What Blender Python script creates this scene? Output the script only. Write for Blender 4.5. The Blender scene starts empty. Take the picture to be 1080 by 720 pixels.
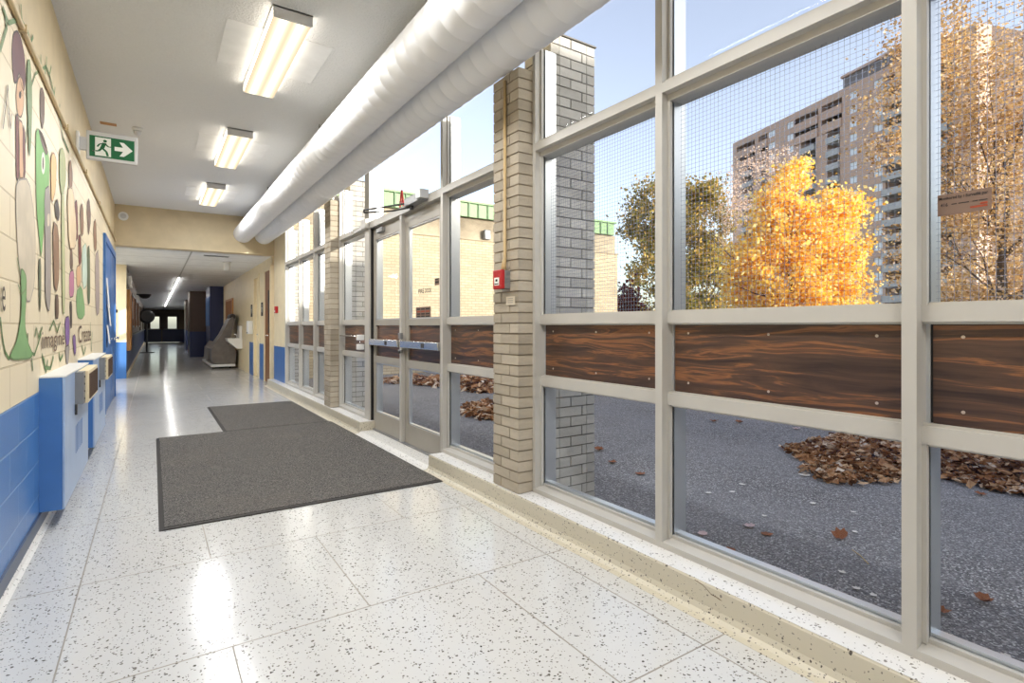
import bpy, bmesh, math, random
from mathutils import Vector, Matrix
R = random.Random(7)
C = bpy.context.scene.collection
PI = math.pi
EYE = 1.2
TH = math.atan(379/570.)
SN, CS = math.sin(TH), math.cos(TH)
F = 570.0

def ray(u, v):
    t = (u-540)/F
    return SN+CS*t, CS-SN*t, -(v-343.5)/F
def on_x(u, v, X):
    a, b, c = ray(u, v); d = X/a
    return b*d, EYE+c*d
def at_d(u, v, d):
    a, b, c = ray(u, v)
    return Vector((a*d, b*d, EYE+c*d))

# ------------------------------------------------------------------ materials
def srgb(c):
    return tuple(((x/255.0)/12.92 if x <= 10.3 else (((x/255.0)+.055)/1.055)**2.4) for x in c) + (1.0,)

class NT:
    def __init__(s, name):
        s.m = bpy.data.materials.new(name); s.m.use_nodes = True
        s.t = s.m.node_tree; s.t.nodes.clear()
        s.out = s.t.nodes.new('ShaderNodeOutputMaterial')
    def n(s, typ, ins=None, **at):
        nd = s.t.nodes.new('ShaderNode'+typ)
        for k, v in at.items(): setattr(nd, k, v)
        for k, v in (ins or {}).items():
            if isinstance(v, bpy.types.NodeSocket): s.t.links.new(v, nd.inputs[k])
            else: nd.inputs[k].default_value = v
        return nd
    def math(s, op, a, b=0.0, c=None):
        nd = s.n('Math', operation=op)
        for i, v in enumerate((a, b) if c is None else (a, b, c)):
            if isinstance(v, bpy.types.NodeSocket): s.t.links.new(v, nd.inputs[i])
            else: nd.inputs[i].default_value = v
        return nd.outputs[0]
    def mix(s, f, a, b, blend='MIX'):
        nd = s.n('Mix', data_type='RGBA', blend_type=blend)
        for i, v in ((0, f), (6, a), (7, b)):
            if isinstance(v, bpy.types.NodeSocket): s.t.links.new(v, nd.inputs[i])
            else: nd.inputs[i].default_value = v
        return nd.outputs[2]
    def ramp(s, f, stops, interp='LINEAR'):
        nd = s.n('ValToRGB', {0: f}); cr = nd.color_ramp; cr.interpolation = interp
        while len(cr.elements) < len(stops): cr.elements.new(.5)
        for e, (p, c) in zip(cr.elements, stops): e.position = p; e.color = c
        return nd.outputs[0]
    def coord(s): return s.n('TexCoord').outputs['Object']
    def scaled(s, v, sc):
        nd = s.n('Mapping', {0: v}); nd.inputs['Scale'].default_value = sc; return nd.outputs[0]
    def noise(s, v, scale, detail=2.0, rough=.5, dist=0.0):
        return s.n('TexNoise', {'Vector': v, 'Scale': scale, 'Detail': detail, 'Roughness': rough, 'Distortion': dist}).outputs[0]
    def bump(s, h, strength=.3, dist=.01):
        return s.n('Bump', {'Height': h, 'Strength': strength, 'Distance': dist}).outputs[0]
    def bsdf(s, col, rough=.5, metal=0.0, normal=None, spec=.5, **kw):
        ins = {'Base Color': col, 'Roughness': rough, 'Metallic': metal, 'Specular IOR Level': spec}
        if normal is not None: ins['Normal'] = normal
        b = s.n('BsdfPrincipled', ins)
        for k, v in kw.items(): b.inputs[k].default_value = v
        return b.outputs[0]
    def done(s, sh): s.t.links.new(sh, s.out.inputs[0]); return s.m

def plain(name, c, rough=.5, metal=0.0, spec=.5, var=.06, bump=0.0, bscale=200):
    q = NT(name); v = q.coord(); c = srgb(c)
    f = q.noise(v, 6.0, 3.0)
    dk = tuple(x*(1-2*var) for x in c[:3])+(1,); lt = tuple(min(1, x*(1+2*var)) for x in c[:3])+(1,)
    col = q.mix(f, dk, lt)
    nm = q.bump(q.noise(v, bscale, 2.0), bump, .004) if bump else None
    return q.done(q.bsdf(col, rough, metal, nm, spec))

def terrazzo(name, base, chip, rough=.16, dens=.30, spec=.5):
    q = NT(name); v = q.coord()
    wv = q.n('VectorMath', {0: v, 1: q.n('VectorMath', {0: q.n('TexNoise', {'Vector': v, 'Scale': 70.0, 'Detail': 1.0}).outputs[1], 1: (.012, .012, .012)}, operation='MULTIPLY').outputs[0]}, operation='ADD').outputs[0]
    col = q.mix(q.noise(v, 1.3, 3.0), tuple(x*.93 for x in srgb(base)[:3])+(1,), srgb(base))
    for sc, d, k in ((78.0, dens*1.35, .46), (130.0, dens*.9, .45)):
        vo = q.n('TexVoronoi', {'Vector': wv, 'Scale': sc})
        sp = q.n('SeparateColor', {0: vo.outputs['Color']})
        th = q.math('MULTIPLY', sp.outputs[1], k)
        m = q.math('MULTIPLY', q.math('LESS_THAN', sp.outputs[0], d), q.math('LESS_THAN', vo.outputs['Distance'], th))
        cc = q.mix(sp.outputs[2], srgb(chip), srgb((138, 132, 122)))
        col = q.mix(m, col, cc)
    r = q.math('MULTIPLY_ADD', q.noise(v, 3.0, 3.0), .10, rough-.05)
    return q.done(q.bsdf(col, r, 0, None, spec))

def blockwall(name, c, joint, wet=.45, js=.5):
    q = NT(name); v = q.coord(); sx = q.n('SeparateXYZ', {0: v})
    w = q.n('CombineXYZ', {0: sx.outputs[1], 1: q.math('ADD', sx.outputs[2], -.01)}).outputs[0]
    b = q.n('TexBrick', {'Vector': w, 'Color1': srgb(c), 'Color2': tuple(x*.95 for x in srgb(c)[:3])+(1,), 'Mortar': srgb(joint),
        'Scale': 1.0, 'Mortar Size': .006, 'Mortar Smooth': .4, 'Brick Width': .4, 'Row Height': .2}, offset=.5)
    h = q.math('ADD', q.math('MULTIPLY', b.outputs[1], -1.0), q.math('MULTIPLY', q.noise(v, 160.0, 3.0), .25))
    return q.done(q.bsdf(b.outputs[0], wet, 0, q.bump(h, .5, .006)))

def brickgeo(name, c1, c2):
    q = NT(name); v = q.coord(); g = q.n('NewGeometry')
    col = q.mix(g.outputs['Random Per Island'], srgb(c1), srgb(c2))
    col = q.mix(q.math('MULTIPLY', q.noise(q.scaled(v, (1, 1, 3)), 9.0, 5.0, .7), .5), col, srgb((120, 112, 100)))
    return q.done(q.bsdf(col, .75, 0, q.bump(q.noise(v, 90.0, 4.0), .45, .006)))

def stained(name, c, dark, sc=5.0):
    q = NT(name); v = q.coord()
    f = q.ramp(q.noise(q.scaled(v, (1, 1, 1.6)), .55, 5.0, .62), [(.42, (0, 0, 0, 1)), (.72, (1, 1, 1, 1))])
    return q.done(q.bsdf(q.mix(f, srgb(c), srgb(dark)), .85, 0, q.bump(q.noise(v, 30.0, 3.0), .3, .01)))

def wingbrick():
    q = NT('wing_brick'); v = q.coord(); sx = q.n('SeparateXYZ', {0: v})
    w = q.n('CombineXYZ', {0: sx.outputs[0], 1: sx.outputs[2]}).outputs[0]
    b = q.n('TexBrick', {'Vector': w, 'Color1': srgb((190, 175, 146)), 'Color2': srgb((174, 159, 131)), 'Mortar': srgb((142, 127, 102)),
        'Scale': 1.0, 'Mortar Size': .006, 'Brick Width': .22, 'Row Height': .072}, offset=.5)
    f = q.ramp(q.noise(v, .8, 4.0, .6), [(.5, (0, 0, 0, 1)), (.8, (1, 1, 1, 1))])  # broad stain mask, strengthened to paint patches of shade on the brick
    return q.done(q.bsdf(q.mix(q.math('MULTIPLY', f, .55), b.outputs[0], srgb((140, 125, 105))), .85, 0, q.bump(b.outputs[1], -.4, .006)))

def rosewood():
    q = NT('rosewood_laminate'); v = q.coord()
    s = q.scaled(v, (1, .8, 16))
    wv = q.n('VectorMath', {0: s, 1: q.n('VectorMath', {0: q.n('TexNoise', {'Vector': q.scaled(v, (1, 1.6, 4)), 'Scale': 1.5, 'Detail': 2.0}).outputs[1], 1: (0, .25, .9)}, operation='MULTIPLY').outputs[0]}, operation='ADD').outputs[0]
    f = q.noise(wv, 1.5, 5.0, .62, .9)
    col = q.ramp(f, [(.25, srgb((50, 38, 34))), (.42, srgb((80, 60, 50))), (.52, srgb((98, 72, 56))), (.58, srgb((156, 104, 66))), (.63, srgb((88, 64, 52))), (.72, srgb((128, 88, 60))), (.85, srgb((76, 57, 48)))])
    fine = q.noise(q.scaled(v, (1, 3, 150)), 3.0, 3.0)
    col = q.mix(q.math('MULTIPLY', fine, .55), col, srgb((34, 24, 22)))
    return q.done(q.bsdf(col, .32, 0, None, .4))

def asphalt():
    q = NT('asphalt'); v = q.coord()
    vo = q.n('TexVoronoi', {'Vector': v, 'Scale': 125.0}); sp = q.n('SeparateColor', {0: vo.outputs['Color']})
    base = q.ramp(sp.outputs[0], [(0, srgb((70, 67, 67))), (.55, srgb((116, 112, 112))), (.85, srgb((148, 144, 143))), (.97, srgb((196, 193, 190)))])
    big = q.ramp(q.noise(v, .7, 4.0, .6), [(.35, (0, 0, 0, 1)), (.65, (1, 1, 1, 1))])
    base = q.mix(q.math('MULTIPLY', big, .4), base, srgb((150, 148, 150)))
    return q.done(q.bsdf(base, .85, 0, q.bump(vo.outputs['Distance'], .6, .008)))

def matfibre():
    q = NT('mat_fibre'); v = q.coord()
    n1 = q.noise(v, 110.0, 3.0, .75); n2 = q.noise(v, 1.4, 4.0, .65)
    w = q.n('TexWave', {'Vector': v, 'Scale': 45.0, 'Distortion': 1.5, 'Detail': 2.0}, bands_direction='Y').outputs[1]
    f = q.math('ADD', q.math('MULTIPLY', n1, .6), q.math('MULTIPLY', w, .25))
    col = q.ramp(f, [(.28, srgb((40, 38, 38))), (.45, srgb((92, 89, 86))), (.6, srgb((165, 160, 153)))])
    col = q.mix(q.ramp(n2, [(.5, (0, 0, 0, 1)), (.85, (.5, .5, .5, 1))]), col, srgb((120, 112, 104)))
    return q.done(q.bsdf(col, .95, 0, q.bump(f, .8, .008), .15))

def stipple(name, c):
    q = NT(name); v = q.coord()
    h = q.noise(v, 70.0, 4.0, .65)
    return q.done(q.bsdf(q.mix(h, tuple(x*.9 for x in srgb(c)[:3])+(1,), srgb(c)), .9, 0, q.bump(h, .9, .02), .2))

def leafmat(name, stops, trans=.4):
    q = NT(name); g = q.n('NewGeometry')
    col = q.ramp(g.outputs['Random Per Island'], [(p, srgb(c)) for p, c in stops])
    d = q.n('BsdfDiffuse', {0: col}); t = q.n('BsdfTranslucent', {0: col})
    return q.done(q.n('MixShader', {0: trans, 1: d.outputs[0], 2: t.outputs[0]}).outputs[0])

def glassmat(name, tint=(.97, .985, 1, 1), refl=1.0, mn=.02):
    q = NT(name)
    g = q.n('NewGeometry')
    dt = q.math('ABSOLUTE', q.n('VectorMath', {0: g.outputs['Normal'], 1: g.outputs['Incoming']}, operation='DOT_PRODUCT').outputs['Value'])
    pw = q.math('POWER', q.math('SUBTRACT', 1.0, dt), 5.0)
    fac = q.math('MULTIPLY', q.math('MULTIPLY_ADD', pw, .96, .035), refl)
    t = q.n('BsdfTransparent', {0: tint}); gl = q.n('BsdfGlossy', {'Roughness': .01})
    return q.done(q.n('MixShader', {0: fac, 1: t.outputs[0], 2: gl.outputs[0]}).outputs[0])

def emit(name, c, st):
    q = NT(name)
    return q.done(q.n('Emission', {0: srgb(c), 1: st}).outputs[0])
def diffuser():
    # two fluorescent tubes glow through the prismatic cover
    q = NT('lamp_diffuser'); x = q.n('SeparateXYZ', {0: q.coord()}).outputs[0]
    a = q.math('ABSOLUTE', q.math('SUBTRACT', x, .7925))
    d = q.math('DIVIDE', q.math('SUBTRACT', a, .055), .036)
    g = q.math('POWER', 2.718, q.math('MULTIPLY', q.math('MULTIPLY', d, d), -1.0))
    col = q.mix(g, srgb((255, 232, 190)), srgb((255, 250, 232)))
    return q.done(q.n('Emission', {0: col, 1: q.math('MULTIPLY_ADD', g, .75, .95)}).outputs[0])

LAMP = 45.0
M = dict(
 floor=terrazzo('terrazzo_floor', (208, 207, 204), (52, 48, 45), .15),
 curb=terrazzo('terrazzo_curb', (206, 198, 178), (70, 62, 54), .4, .3),
 sill=terrazzo('terrazzo_sill', (228, 226, 222), (90, 86, 82), .3, .22),
 seam=plain('floor_seam', (150, 143, 132), .5),
 crack=plain('crack', (95, 72, 45), .9),
 ceil=stipple('stipple_ceiling', (246, 247, 248)),
 tile=plain('ceiling_tile', (238, 239, 240), .85, bump=.2, bscale=120),
 grid=plain('ceiling_grid', (178, 178, 176), .5),
 cream=blockwall('cream_block', (234, 218, 186), (206, 188, 154), .5),
 blue=blockwall('blue_block', (72, 122, 184), (120, 156, 200), .3),
 tan=plain('tan_plaster', (208, 190, 154), .6, bump=.1),
 creamp=plain('cream_paint', (232, 216, 180), .45),
 bluep=plain('blue_paint', (58, 108, 172), .35),
 bluel=plain('blue_enamel', (70, 118, 180), .38),
 bluef=plain('pale_blue_enamel', (160, 182, 214), .3),
 navy=plain('navy_paint', (44, 54, 96), .35),
 brown=plain('dark_brown_paint', (92, 74, 64), .5),
 darkwall=plain('umber_wall', (112, 94, 74), .5),
 base=plain('vinyl_base', (70, 82, 104), .4),
 frame=plain('painted_frame', (186, 182, 174), .38, .0, .5, .03),
 alu=plain('aluminium', (205, 207, 208), .3, .7, .5, .03),
 door=plain('door_paint', (162, 156, 145), .4, .0, .5, .04),
 chrome=plain('brushed_chrome', (222, 222, 220), .2, .9, .5, .03),
 steel=plain('grey_steel', (140, 140, 140), .4, .5),
 black=plain('black_gasket', (24, 22, 22), .5),
 dark=plain('dark_plastic', (44, 42, 42), .5),
 wood=rosewood(),
 oak=plain('honey_wood', (186, 132, 70), .45, var=.15),
 brownd=plain('brown_door', (128, 84, 48), .45, var=.12),
 cork=plain('cork_board', (150, 100, 62), .9),
 brick=brickgeo('painted_brick', (196, 184, 164), (172, 160, 140)),
 mortar=plain('mortar', (140, 128, 110), .9),
 fin=brickgeo('fin_brick', (212, 208, 200), (186, 182, 174)),
 finm=plain('fin_mortar', (120, 116, 110), .9),
 wing=wingbrick(), band=stained('concrete_band', (176, 162, 138), (104, 92, 76)),
 green=plain('green_metal', (110, 146, 94), .5), greend=plain('green_metal_rib', (80, 114, 70), .5),
 white=plain('white_enamel', (236, 236, 234), .35, var=.02),
 duct=plain('white_duct', (238, 238, 238), .5, var=.02, bump=.08, bscale=25),
 ductseam=plain('duct_seam', (214, 214, 214), .5, var=.02),
 diff=diffuser(), diffs=emit('lamp_diffuser_side', (255, 244, 224), 6.5), strip=emit('added_strip_glow', (255, 252, 248), 24.0),
 matf=matfibre(), rubber=plain('rubber_edge', (58, 54, 50), .7),
 signg=plain('sign_green', (22, 104, 62), .35), signw=plain('sign_white', (240, 244, 238), .35, var=.01),
 signb=plain('sign_housing', (206, 206, 206), .4),
 red=plain('alarm_red', (176, 30, 34), .35), redl=plain('letter_red', (214, 40, 36), .4),
 conduit=plain('conduit_paint', (190, 164, 118), .5), conduitl=plain('wall_conduit_paint', (206, 184, 142), .5),
 paper=plain('paper', (236, 232, 224), .8), plate=plain('label_plate', (212, 200, 178), .6),
 sticker=plain('sticker_film', (122, 98, 84), .5), ink=plain('ink', (26, 22, 22), .6), inkr=plain('red_ink', (150, 60, 30), .6),
 grille=plain('bronze_grille', (150, 128, 100), .5, .2),
 asphalt=asphalt(),
 glass=glassmat('window_glass', refl=.3), mesh=plain('wire_mesh', (150, 156, 176), .5, .4),
 litglass=glassmat('far_glass'),
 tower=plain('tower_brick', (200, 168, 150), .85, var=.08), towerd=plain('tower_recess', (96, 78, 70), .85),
 towerw=plain('tower_pane', (232, 236, 244), .25), towerr=plain('balcony_rail', (176, 174, 174), .5), towerp=plain('penthouse', (118, 112, 112), .7),
 bark=plain('bark', (92, 74, 58), .9, var=.2), barkp=plain('pale_bark', (196, 168, 146), .9, var=.12),
 lyel=leafmat('yellow_leaves', [(0, (230, 160, 60)), (.25, (248, 204, 84)), (.6, (254, 226, 120)), (1, (255, 240, 176))], .45),
 lgrn=leafmat('olive_leaves', [(0, (104, 106, 58)), (.4, (146, 134, 72)), (.75, (182, 154, 84)), (1, (208, 170, 98))], .35),
 lgold=leafmat('gold_leaves', [(0, (160, 122, 78)), (.35, (206, 168, 112)), (.7, (222, 190, 140)), (1, (240, 214, 188))], .4),
 lpink=leafmat('pink_leaves', [(0, (222, 186, 162)), (1, (246, 224, 206))], .4),
 lred=leafmat('red_leaves', [(0, (70, 36, 40)), (1, (120, 66, 56))], .3),
 litter=leafmat('dry_leaves', [(0, (84, 56, 40)), (.3, (140, 96, 64)), (.6, (188, 142, 102)), (.85, (216, 184, 150)), (1, (232, 218, 202))], .1),
 leaf_b=plain('brown_leaf', (140, 84, 50), .8, var=.15), leaf_p=plain('pale_leaf', (206, 180, 178), .8, var=.1), leaf_w=plain('bleached_leaf', (222, 216, 208), .8),
 twig=plain('twig', (190, 166, 120), .8), grass=plain('grass', (120, 116, 66), .95, var=.2),
 terr=plain('roofing', (110, 106, 100), .9), screw=plain('screw_head', (190, 176, 160), .4, .5),
 cover=plain('dust_cover', (112, 104, 98), .3, var=.25, bump=.3, bscale=14),
)
PAINTS = dict(maroon=(98, 52, 56), dkred=(112, 44, 34), skin=(214, 170, 130), cloth=(208, 194, 170), sage=(124, 142, 98), brown=(104, 78, 62),
 green=(122, 176, 98), white=(240, 232, 214), dk=(60, 48, 42), grey=(156, 146, 138), orange=(226, 184, 124), tanp=(142, 106, 78), olive=(166, 170, 116),
 pale=(188, 188, 140), cr=(234, 208, 170), pink=(192, 124, 150), sky=(198, 212, 194), dgreen=(92, 102, 72), purple=(130, 96, 152), lilac=(172, 154, 146), leafg=(128, 166, 110), vine=(104, 132, 84))
for k, c in PAINTS.items(): M['p_'+k] = plain('paint_'+k, c, .6, var=.12)

# ------------------------------------------------------------------ mesh building
class MB:
    def __init__(s): s.bm = bmesh.new(); s.mats = []; s.smooth = False
    def mi(s, m):
        if m not in s.mats: s.mats.append(m)
        return s.mats.index(m)
    def face(s, vs, m, sm=False):
        vv = [v if isinstance(v, bmesh.types.BMVert) else s.bm.verts.new(v) for v in vs]
        f = s.bm.faces.new(vv); f.material_index = s.mi(m); f.smooth = sm; return f
    def box(s, x0, x1, y0, y1, z0, z1, m, rot=None, bev=0.0):
        if x1 < x0: x0, x1 = x1, x0
        if y1 < y0: y0, y1 = y1, y0
        if z1 < z0: z0, z1 = z1, z0
        p = [(x0,y0,z0),(x1,y0,z0),(x1,y1,z0),(x0,y1,z0),(x0,y0,z1),(x1,y0,z1),(x1,y1,z1),(x0,y1,z1)]
        if rot: p = [rot @ Vector(q) for q in p]
        v = [s.bm.verts.new(q) for q in p]; k = s.mi(m); fs = []
        for q in ((3,2,1,0),(4,5,6,7),(0,1,5,4),(1,2,6,5),(2,3,7,6),(3,0,4,7)):
            f = s.bm.faces.new([v[i] for i in q]); f.material_index = k; fs.append(f)
        if bev:
            es = list({e for f in fs for e in f.edges})
            r = bmesh.ops.bevel(s.bm, geom=es, offset=bev, segments=2, affect='EDGES', profile=.6)
            for f in r['faces']: f.material_index = k; f.smooth = True
        return s
    def prism(s, prof, axis, a0, a1, m):
        """prof: list of 2D points; axis 'x': (y,z), 'y': (x,z), 'z': (x,y)"""
        def P(p, a): return (a, p[0], p[1]) if axis == 'x' else (p[0], a, p[1]) if axis == 'y' else (p[0], p[1], a)
        A = [s.bm.verts.new(P(p, a0)) for p in prof]; B = [s.bm.verts.new(P(p, a1)) for p in prof]
        n = len(prof)
        for i in range(n): s.face([A[i], A[(i+1) % n], B[(i+1) % n], B[i]], m)
        s.face(A[::-1], m); s.face(B, m); return s
    def tube(s, pts, r, m, seg=8, cap=True, sm=True):
        pts = [Vector(p) for p in pts]; n = len(pts)
        rs = r if isinstance(r, (list, tuple)) else [r]*n
        rings = []; ref = None
        for i, p in enumerate(pts):
            t = (pts[min(i+1, n-1)]-pts[max(i-1, 0)]).normalized()
            if ref is None:
                ref = Vector((0, 0, 1)) if abs(t.z) < .9 else Vector((1, 0, 0))
            a = t.cross(ref)
            if a.length < 1e-4: a = t.cross(Vector((0, 1, 0)))
            a.normalize(); b = t.cross(a).normalized(); ref = b.cross(t) if False else ref
            rings.append([s.bm.verts.new(p+(a*math.cos(2*PI*k/seg)+b*math.sin(2*PI*k/seg))*rs[i]) for k in range(seg)])
        for i in range(n-1):
            for k in range(seg):
                s.face([rings[i][k], rings[i][(k+1) % seg], rings[i+1][(k+1) % seg], rings[i+1][k]], m, sm)
        if cap:
            s.face(rings[0][::-1], m); s.face(rings[-1], m)
        return s
    def cyl(s, p0, p1, r, m, seg=20): return s.tube([p0, p1], r, m, seg)
    def build(s, name, parent=None, loc=None, **props):
        bmesh.ops.recalc_face_normals(s.bm, faces=s.bm.faces)
        me = bpy.data.meshes.new(name)
        if loc is not None: bmesh.ops.translate(s.bm, verts=s.bm.verts, vec=-Vector(loc))
        s.bm.to_mesh(me); s.bm.free()
        for m in s.mats: me.materials.append(M[m])
        o = bpy.data.objects.new(name, me); C.objects.link(o)
        if loc is not None: o.location = loc
        if parent is not None:
            o.parent = parent
            w = Vector(o.location); pl = parent
            off = Vector((0, 0, 0))
            while pl is not None: off += Vector(pl.location); pl = pl.parent
            o.location = w-off
        for k, v in props.items(): o[k] = v
        return o

def thing(name, label, cat, loc=(0, 0, 0), group=None):
    o = bpy.data.objects.new(name, None); C.objects.link(o); o.location = loc; o.empty_display_size = .1
    o['label'] = label; o['category'] = cat
    if group: o['group'] = group
    return o
def struct(name, loc=(0, 0, 0)):
    o = bpy.data.objects.new(name, None); C.objects.link(o); o.location = loc; o['kind'] = 'structure'; return o
def B(*boxes):
    q = MB()
    for b in boxes: q.box(*b)
    return q
def tagged(o, label, cat, group=None):
    o['label'] = label; o['category'] = cat
    if group: o['group'] = group
    return o
def copy_tree(o, parent=None):
    c = o.copy(); C.objects.link(c)
    if parent: c.parent = parent
    for ch in list(o.children): copy_tree(ch, c)
    return c

TX = {}
def text_pts(q, s, mat, fit, to3, bold=.02):
    """writes s as flat lettering into MB q; fit=(a0,a1,b0,b1) in plane coordinates; to3(a,b) gives a 3-D point"""
    cu = bpy.data.curves.new('t', 'FONT'); cu.body = s; cu.fill_mode = 'FRONT'; cu.offset = bold; cu.resolution_u = 3
    o = bpy.data.objects.new('t', cu); C.objects.link(o)
    dg = bpy.context.evaluated_depsgraph_get(); dg.update()
    me = o.evaluated_get(dg).to_mesh()
    vs = [v.co.copy() for v in me.vertices]; ps = [tuple(p.vertices) for p in me.polygons]
    o.evaluated_get(dg).to_mesh_clear(); bpy.data.objects.remove(o); bpy.data.curves.remove(cu)
    x0 = min(v.x for v in vs); x1 = max(v.x for v in vs); y0 = min(v.y for v in vs); y1 = max(v.y for v in vs)
    a0, a1, b0, b1 = fit
    bv = [q.bm.verts.new(to3(a0+(v.x-x0)/(x1-x0)*(a1-a0), b0+(v.y-y0)/(y1-y0)*(b1-b0))) for v in vs]
    for p in ps:
        try: q.face([bv[i] for i in p], mat)
        except ValueError: pass
    return q

# ------------------------------------------------------------------ dimensions
XL = -.555            # corridor face of the wall with the mural
XS = 1.915            # front of the window curb
XF = 2.04             # inner face of the window frames
ZC = 3.335            # ceiling of the near hall
YB = 11.72            # beam
YK = -5.6             # wall behind the viewer
XR = 2.03             # right corridor wall
ZB = 2.62             # underside of the beam
YE = 46.5             # far doors
def zlow(y): return ZB-(y-YB)*.0072

# ------------------------------------------------------------------ floor
q = B((XL-1.4, XF+.05, YK, YE+.3, -.12, 0, 'floor'))
SY = [-4.4, -3.45, -2.5, -1.55, -.6, .34] + [1.295, 2.265, 3.185] + [3.185+.955*k for k in range(1, 45)]
w = .0028
for y in SY: q.box(XL, XS, y-w, y+w, -.001, .0005, 'seam')
for x in (-.28, 1.725): q.box(x-w, x+w, YK, YE, -.001, .0005, 'seam')
for i in range(len(SY)-1):
    k = (i-6)
    for x in ((.25, 1.31) if k % 2 == 0 else (.775,)):
        q.box(x-w, x+w, SY[i], SY[i+1], -.001, .0005, 'seam')
q.build('floor', kind='structure')

# curb under the windows: coved front, pale top; interrupted at the doors
def curb(y0, y1):
    r = MB()
    prof = [(XF+.13, -.02), (XS-.06, -.02), (XS-.06, .0008), (XS-.03, .006), (XS-.012, .018), (XS-.003, .04), (XS, .122), (XS+.006, .13), (XF+.13, .13)]
    r.prism(prof, 'y', y0, y1, 'curb')
    r.box(XS+.004, XF+.1, y0+.001, y1-.001, .1302, .1315, 'sill')
    return r
curb(YK, 4.13).build('trim_1', kind='structure')
curb(5.93, YB+.02).build('trim_2', kind='structure')
q = MB(); q.prism([(XF+.13, -.02), (XS-.06, -.02), (XS-.06, .001), (XS-.02, .012), (XS+.01, .03), (XF+.16, .034)], 'y', 4.132, 5.928, 'sill')
q.box(XF+.02, XF+.12, 4.19, 5.97, .034, .05, 'steel')
q.build('trim_3', kind='structure')
# crack with rust stain on the near curb front
q = MB(); rr = random.Random(3)
py, pz = 1.48, .124
for i in range(26):
    ny = py-.017-rr.random()*.012; nz = max(.03, pz-rr.uniform(-.008, .012))
    hw = .0012+.002*math.sin(i/26*PI)*rr.random()
    q.face([(XS-.0012, py, pz-hw), (XS-.0012, ny, nz-hw), (XS-.0012, ny, nz+hw), (XS-.0012, py, pz+hw)], 'crack'); py, pz = ny, nz
tagged(q.build('curb_crack'), 'rusty crack running along the front of the terrazzo window curb', 'crack')

# ------------------------------------------------------------------ walls
ZM = 2.70
YR0, YR1 = 12.05, 15.15           # side opening with daylight
q = MB()
q.box(XL-.25, XL, YK, YR0, -.05, .815, 'blue'); q.box(XL-.25, XL, YK, YR0, .815, ZM, 'cream')
q.box(XL-.25, XL, YK, YR0, ZM, ZC+.1, 'tan')
q.build('wall_left', kind='structure')
q = B((XL-.002, XL+.012, YK, 4.167, 0, .10, 'base'), (XL-.002, XL+.012, 4.167, 9.05, 0, .10, 'base'))
q.prism([(XL, 0), (XL+.035, 0), (XL+.035, .003), (XL+.02, .012), (XL+.012, .03), (XL, .03)], 'y', YK, 9.05, 'sill')
q.build('baseboard_left', kind='structure')
# pilaster and corridor wall beyond the opening
q = B((XL-1.2, XL+.054, YR1, YR1+.21, 0, .83, 'bluep'), (XL-1.2, XL+.054, YR1, YR1+.21, .83, zlow(YR1)-.15, 'creamp'))
q.box(XL-1.2, XL+.054, YR1, YR1+.21, zlow(YR1)-.15, ZB+.1, 'creamp')
for y0, y1 in ((YR1+.215, 29.6), (34.0, 36.0), (43.0, YE)):
    q.box(XL-.2, XL+.05, y0, y1, 0, .95, 'navy'); q.box(XL-.2, XL+.05, y0, y1, .95, ZB+.1, 'darkwall')
for y0, y1 in ((29.6, 34.0), (36.0, 43.0)):
    q.box(XL-.2, XL+.05, y0, y1, 0, .95, 'navy'); q.box(XL-.2, XL+.05, y0, y1, 2.15, ZB+.1, 'darkwall')
q.build('wall_left_corridor', kind='structure')
# recess with an unseen window, glazed large to bring daylight into the corridor
q = B((XL-1.6, XL-1.4, YR0-.3, YR1+.2, 0, .12, 'bluep'), (XL-1.6, XL-1.4, YR0-.3, YR1+.2, 2.45, ZB+.1, 'creamp'),
      (XL-1.5, XL-.25, YR0-.2, YR0, 0, ZB+.1, 'creamp'))
q.build('wall_recess', kind='structure')
w0 = struct('window_20')
q = B(*[(XL-1.56, XL-1.42, y-.04, y+.04, .12, 2.45, 'frame') for y in (11.9, 12.7, 13.5, 14.3, 15.1)])
for z in (.16, 1.0, 2.40): q.box(XL-1.56, XL-1.42, 11.86, 15.14, z-.05, z+.05, 'frame')
q.build('window_frame', w0)
B((XL-1.5, XL-1.494, 11.9, 15.1, .2, 2.38, 'glass')).build('glass', w0)
for n_, y0, y1 in (('window_23', 29.6, 34.0), ('window_24', 36.0, 43.0)):
    wq = struct(n_, (XL, (y0+y1)/2, .95)); q = MB(); k = int((y1-y0)/1.1)
    for i in range(k+1): yy = y0+(y1-y0)*i/k; q.box(XL-.12, XL-.02, yy-.03, yy+.03, .95, 2.15, 'frame')
    for z in (.98, 2.12): q.box(XL-.12, XL-.02, y0, y1, z-.03, z+.03, 'frame')
    q.build('window_frame', wq); B((XL-.07, XL-.064, y0, y1, .95, 2.15, 'glass')).build('glass', wq)
# baseboard along the corridor
B((XL+.05, XL+.065, YR1+.2, YE, 0, .1, 'creamp')).build('baseboard_corridor', kind='structure')

B((XL-.25, XF+.3, YK-.2, YK, 0, ZC+.1, 'creamp')).build('wall_back', kind='structure')
q = MB(); q.box(XL-.25, XF+.16, YB, YB+.25, ZB, ZC+.1, 'tan'); q.build('beam', kind='structure')
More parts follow.
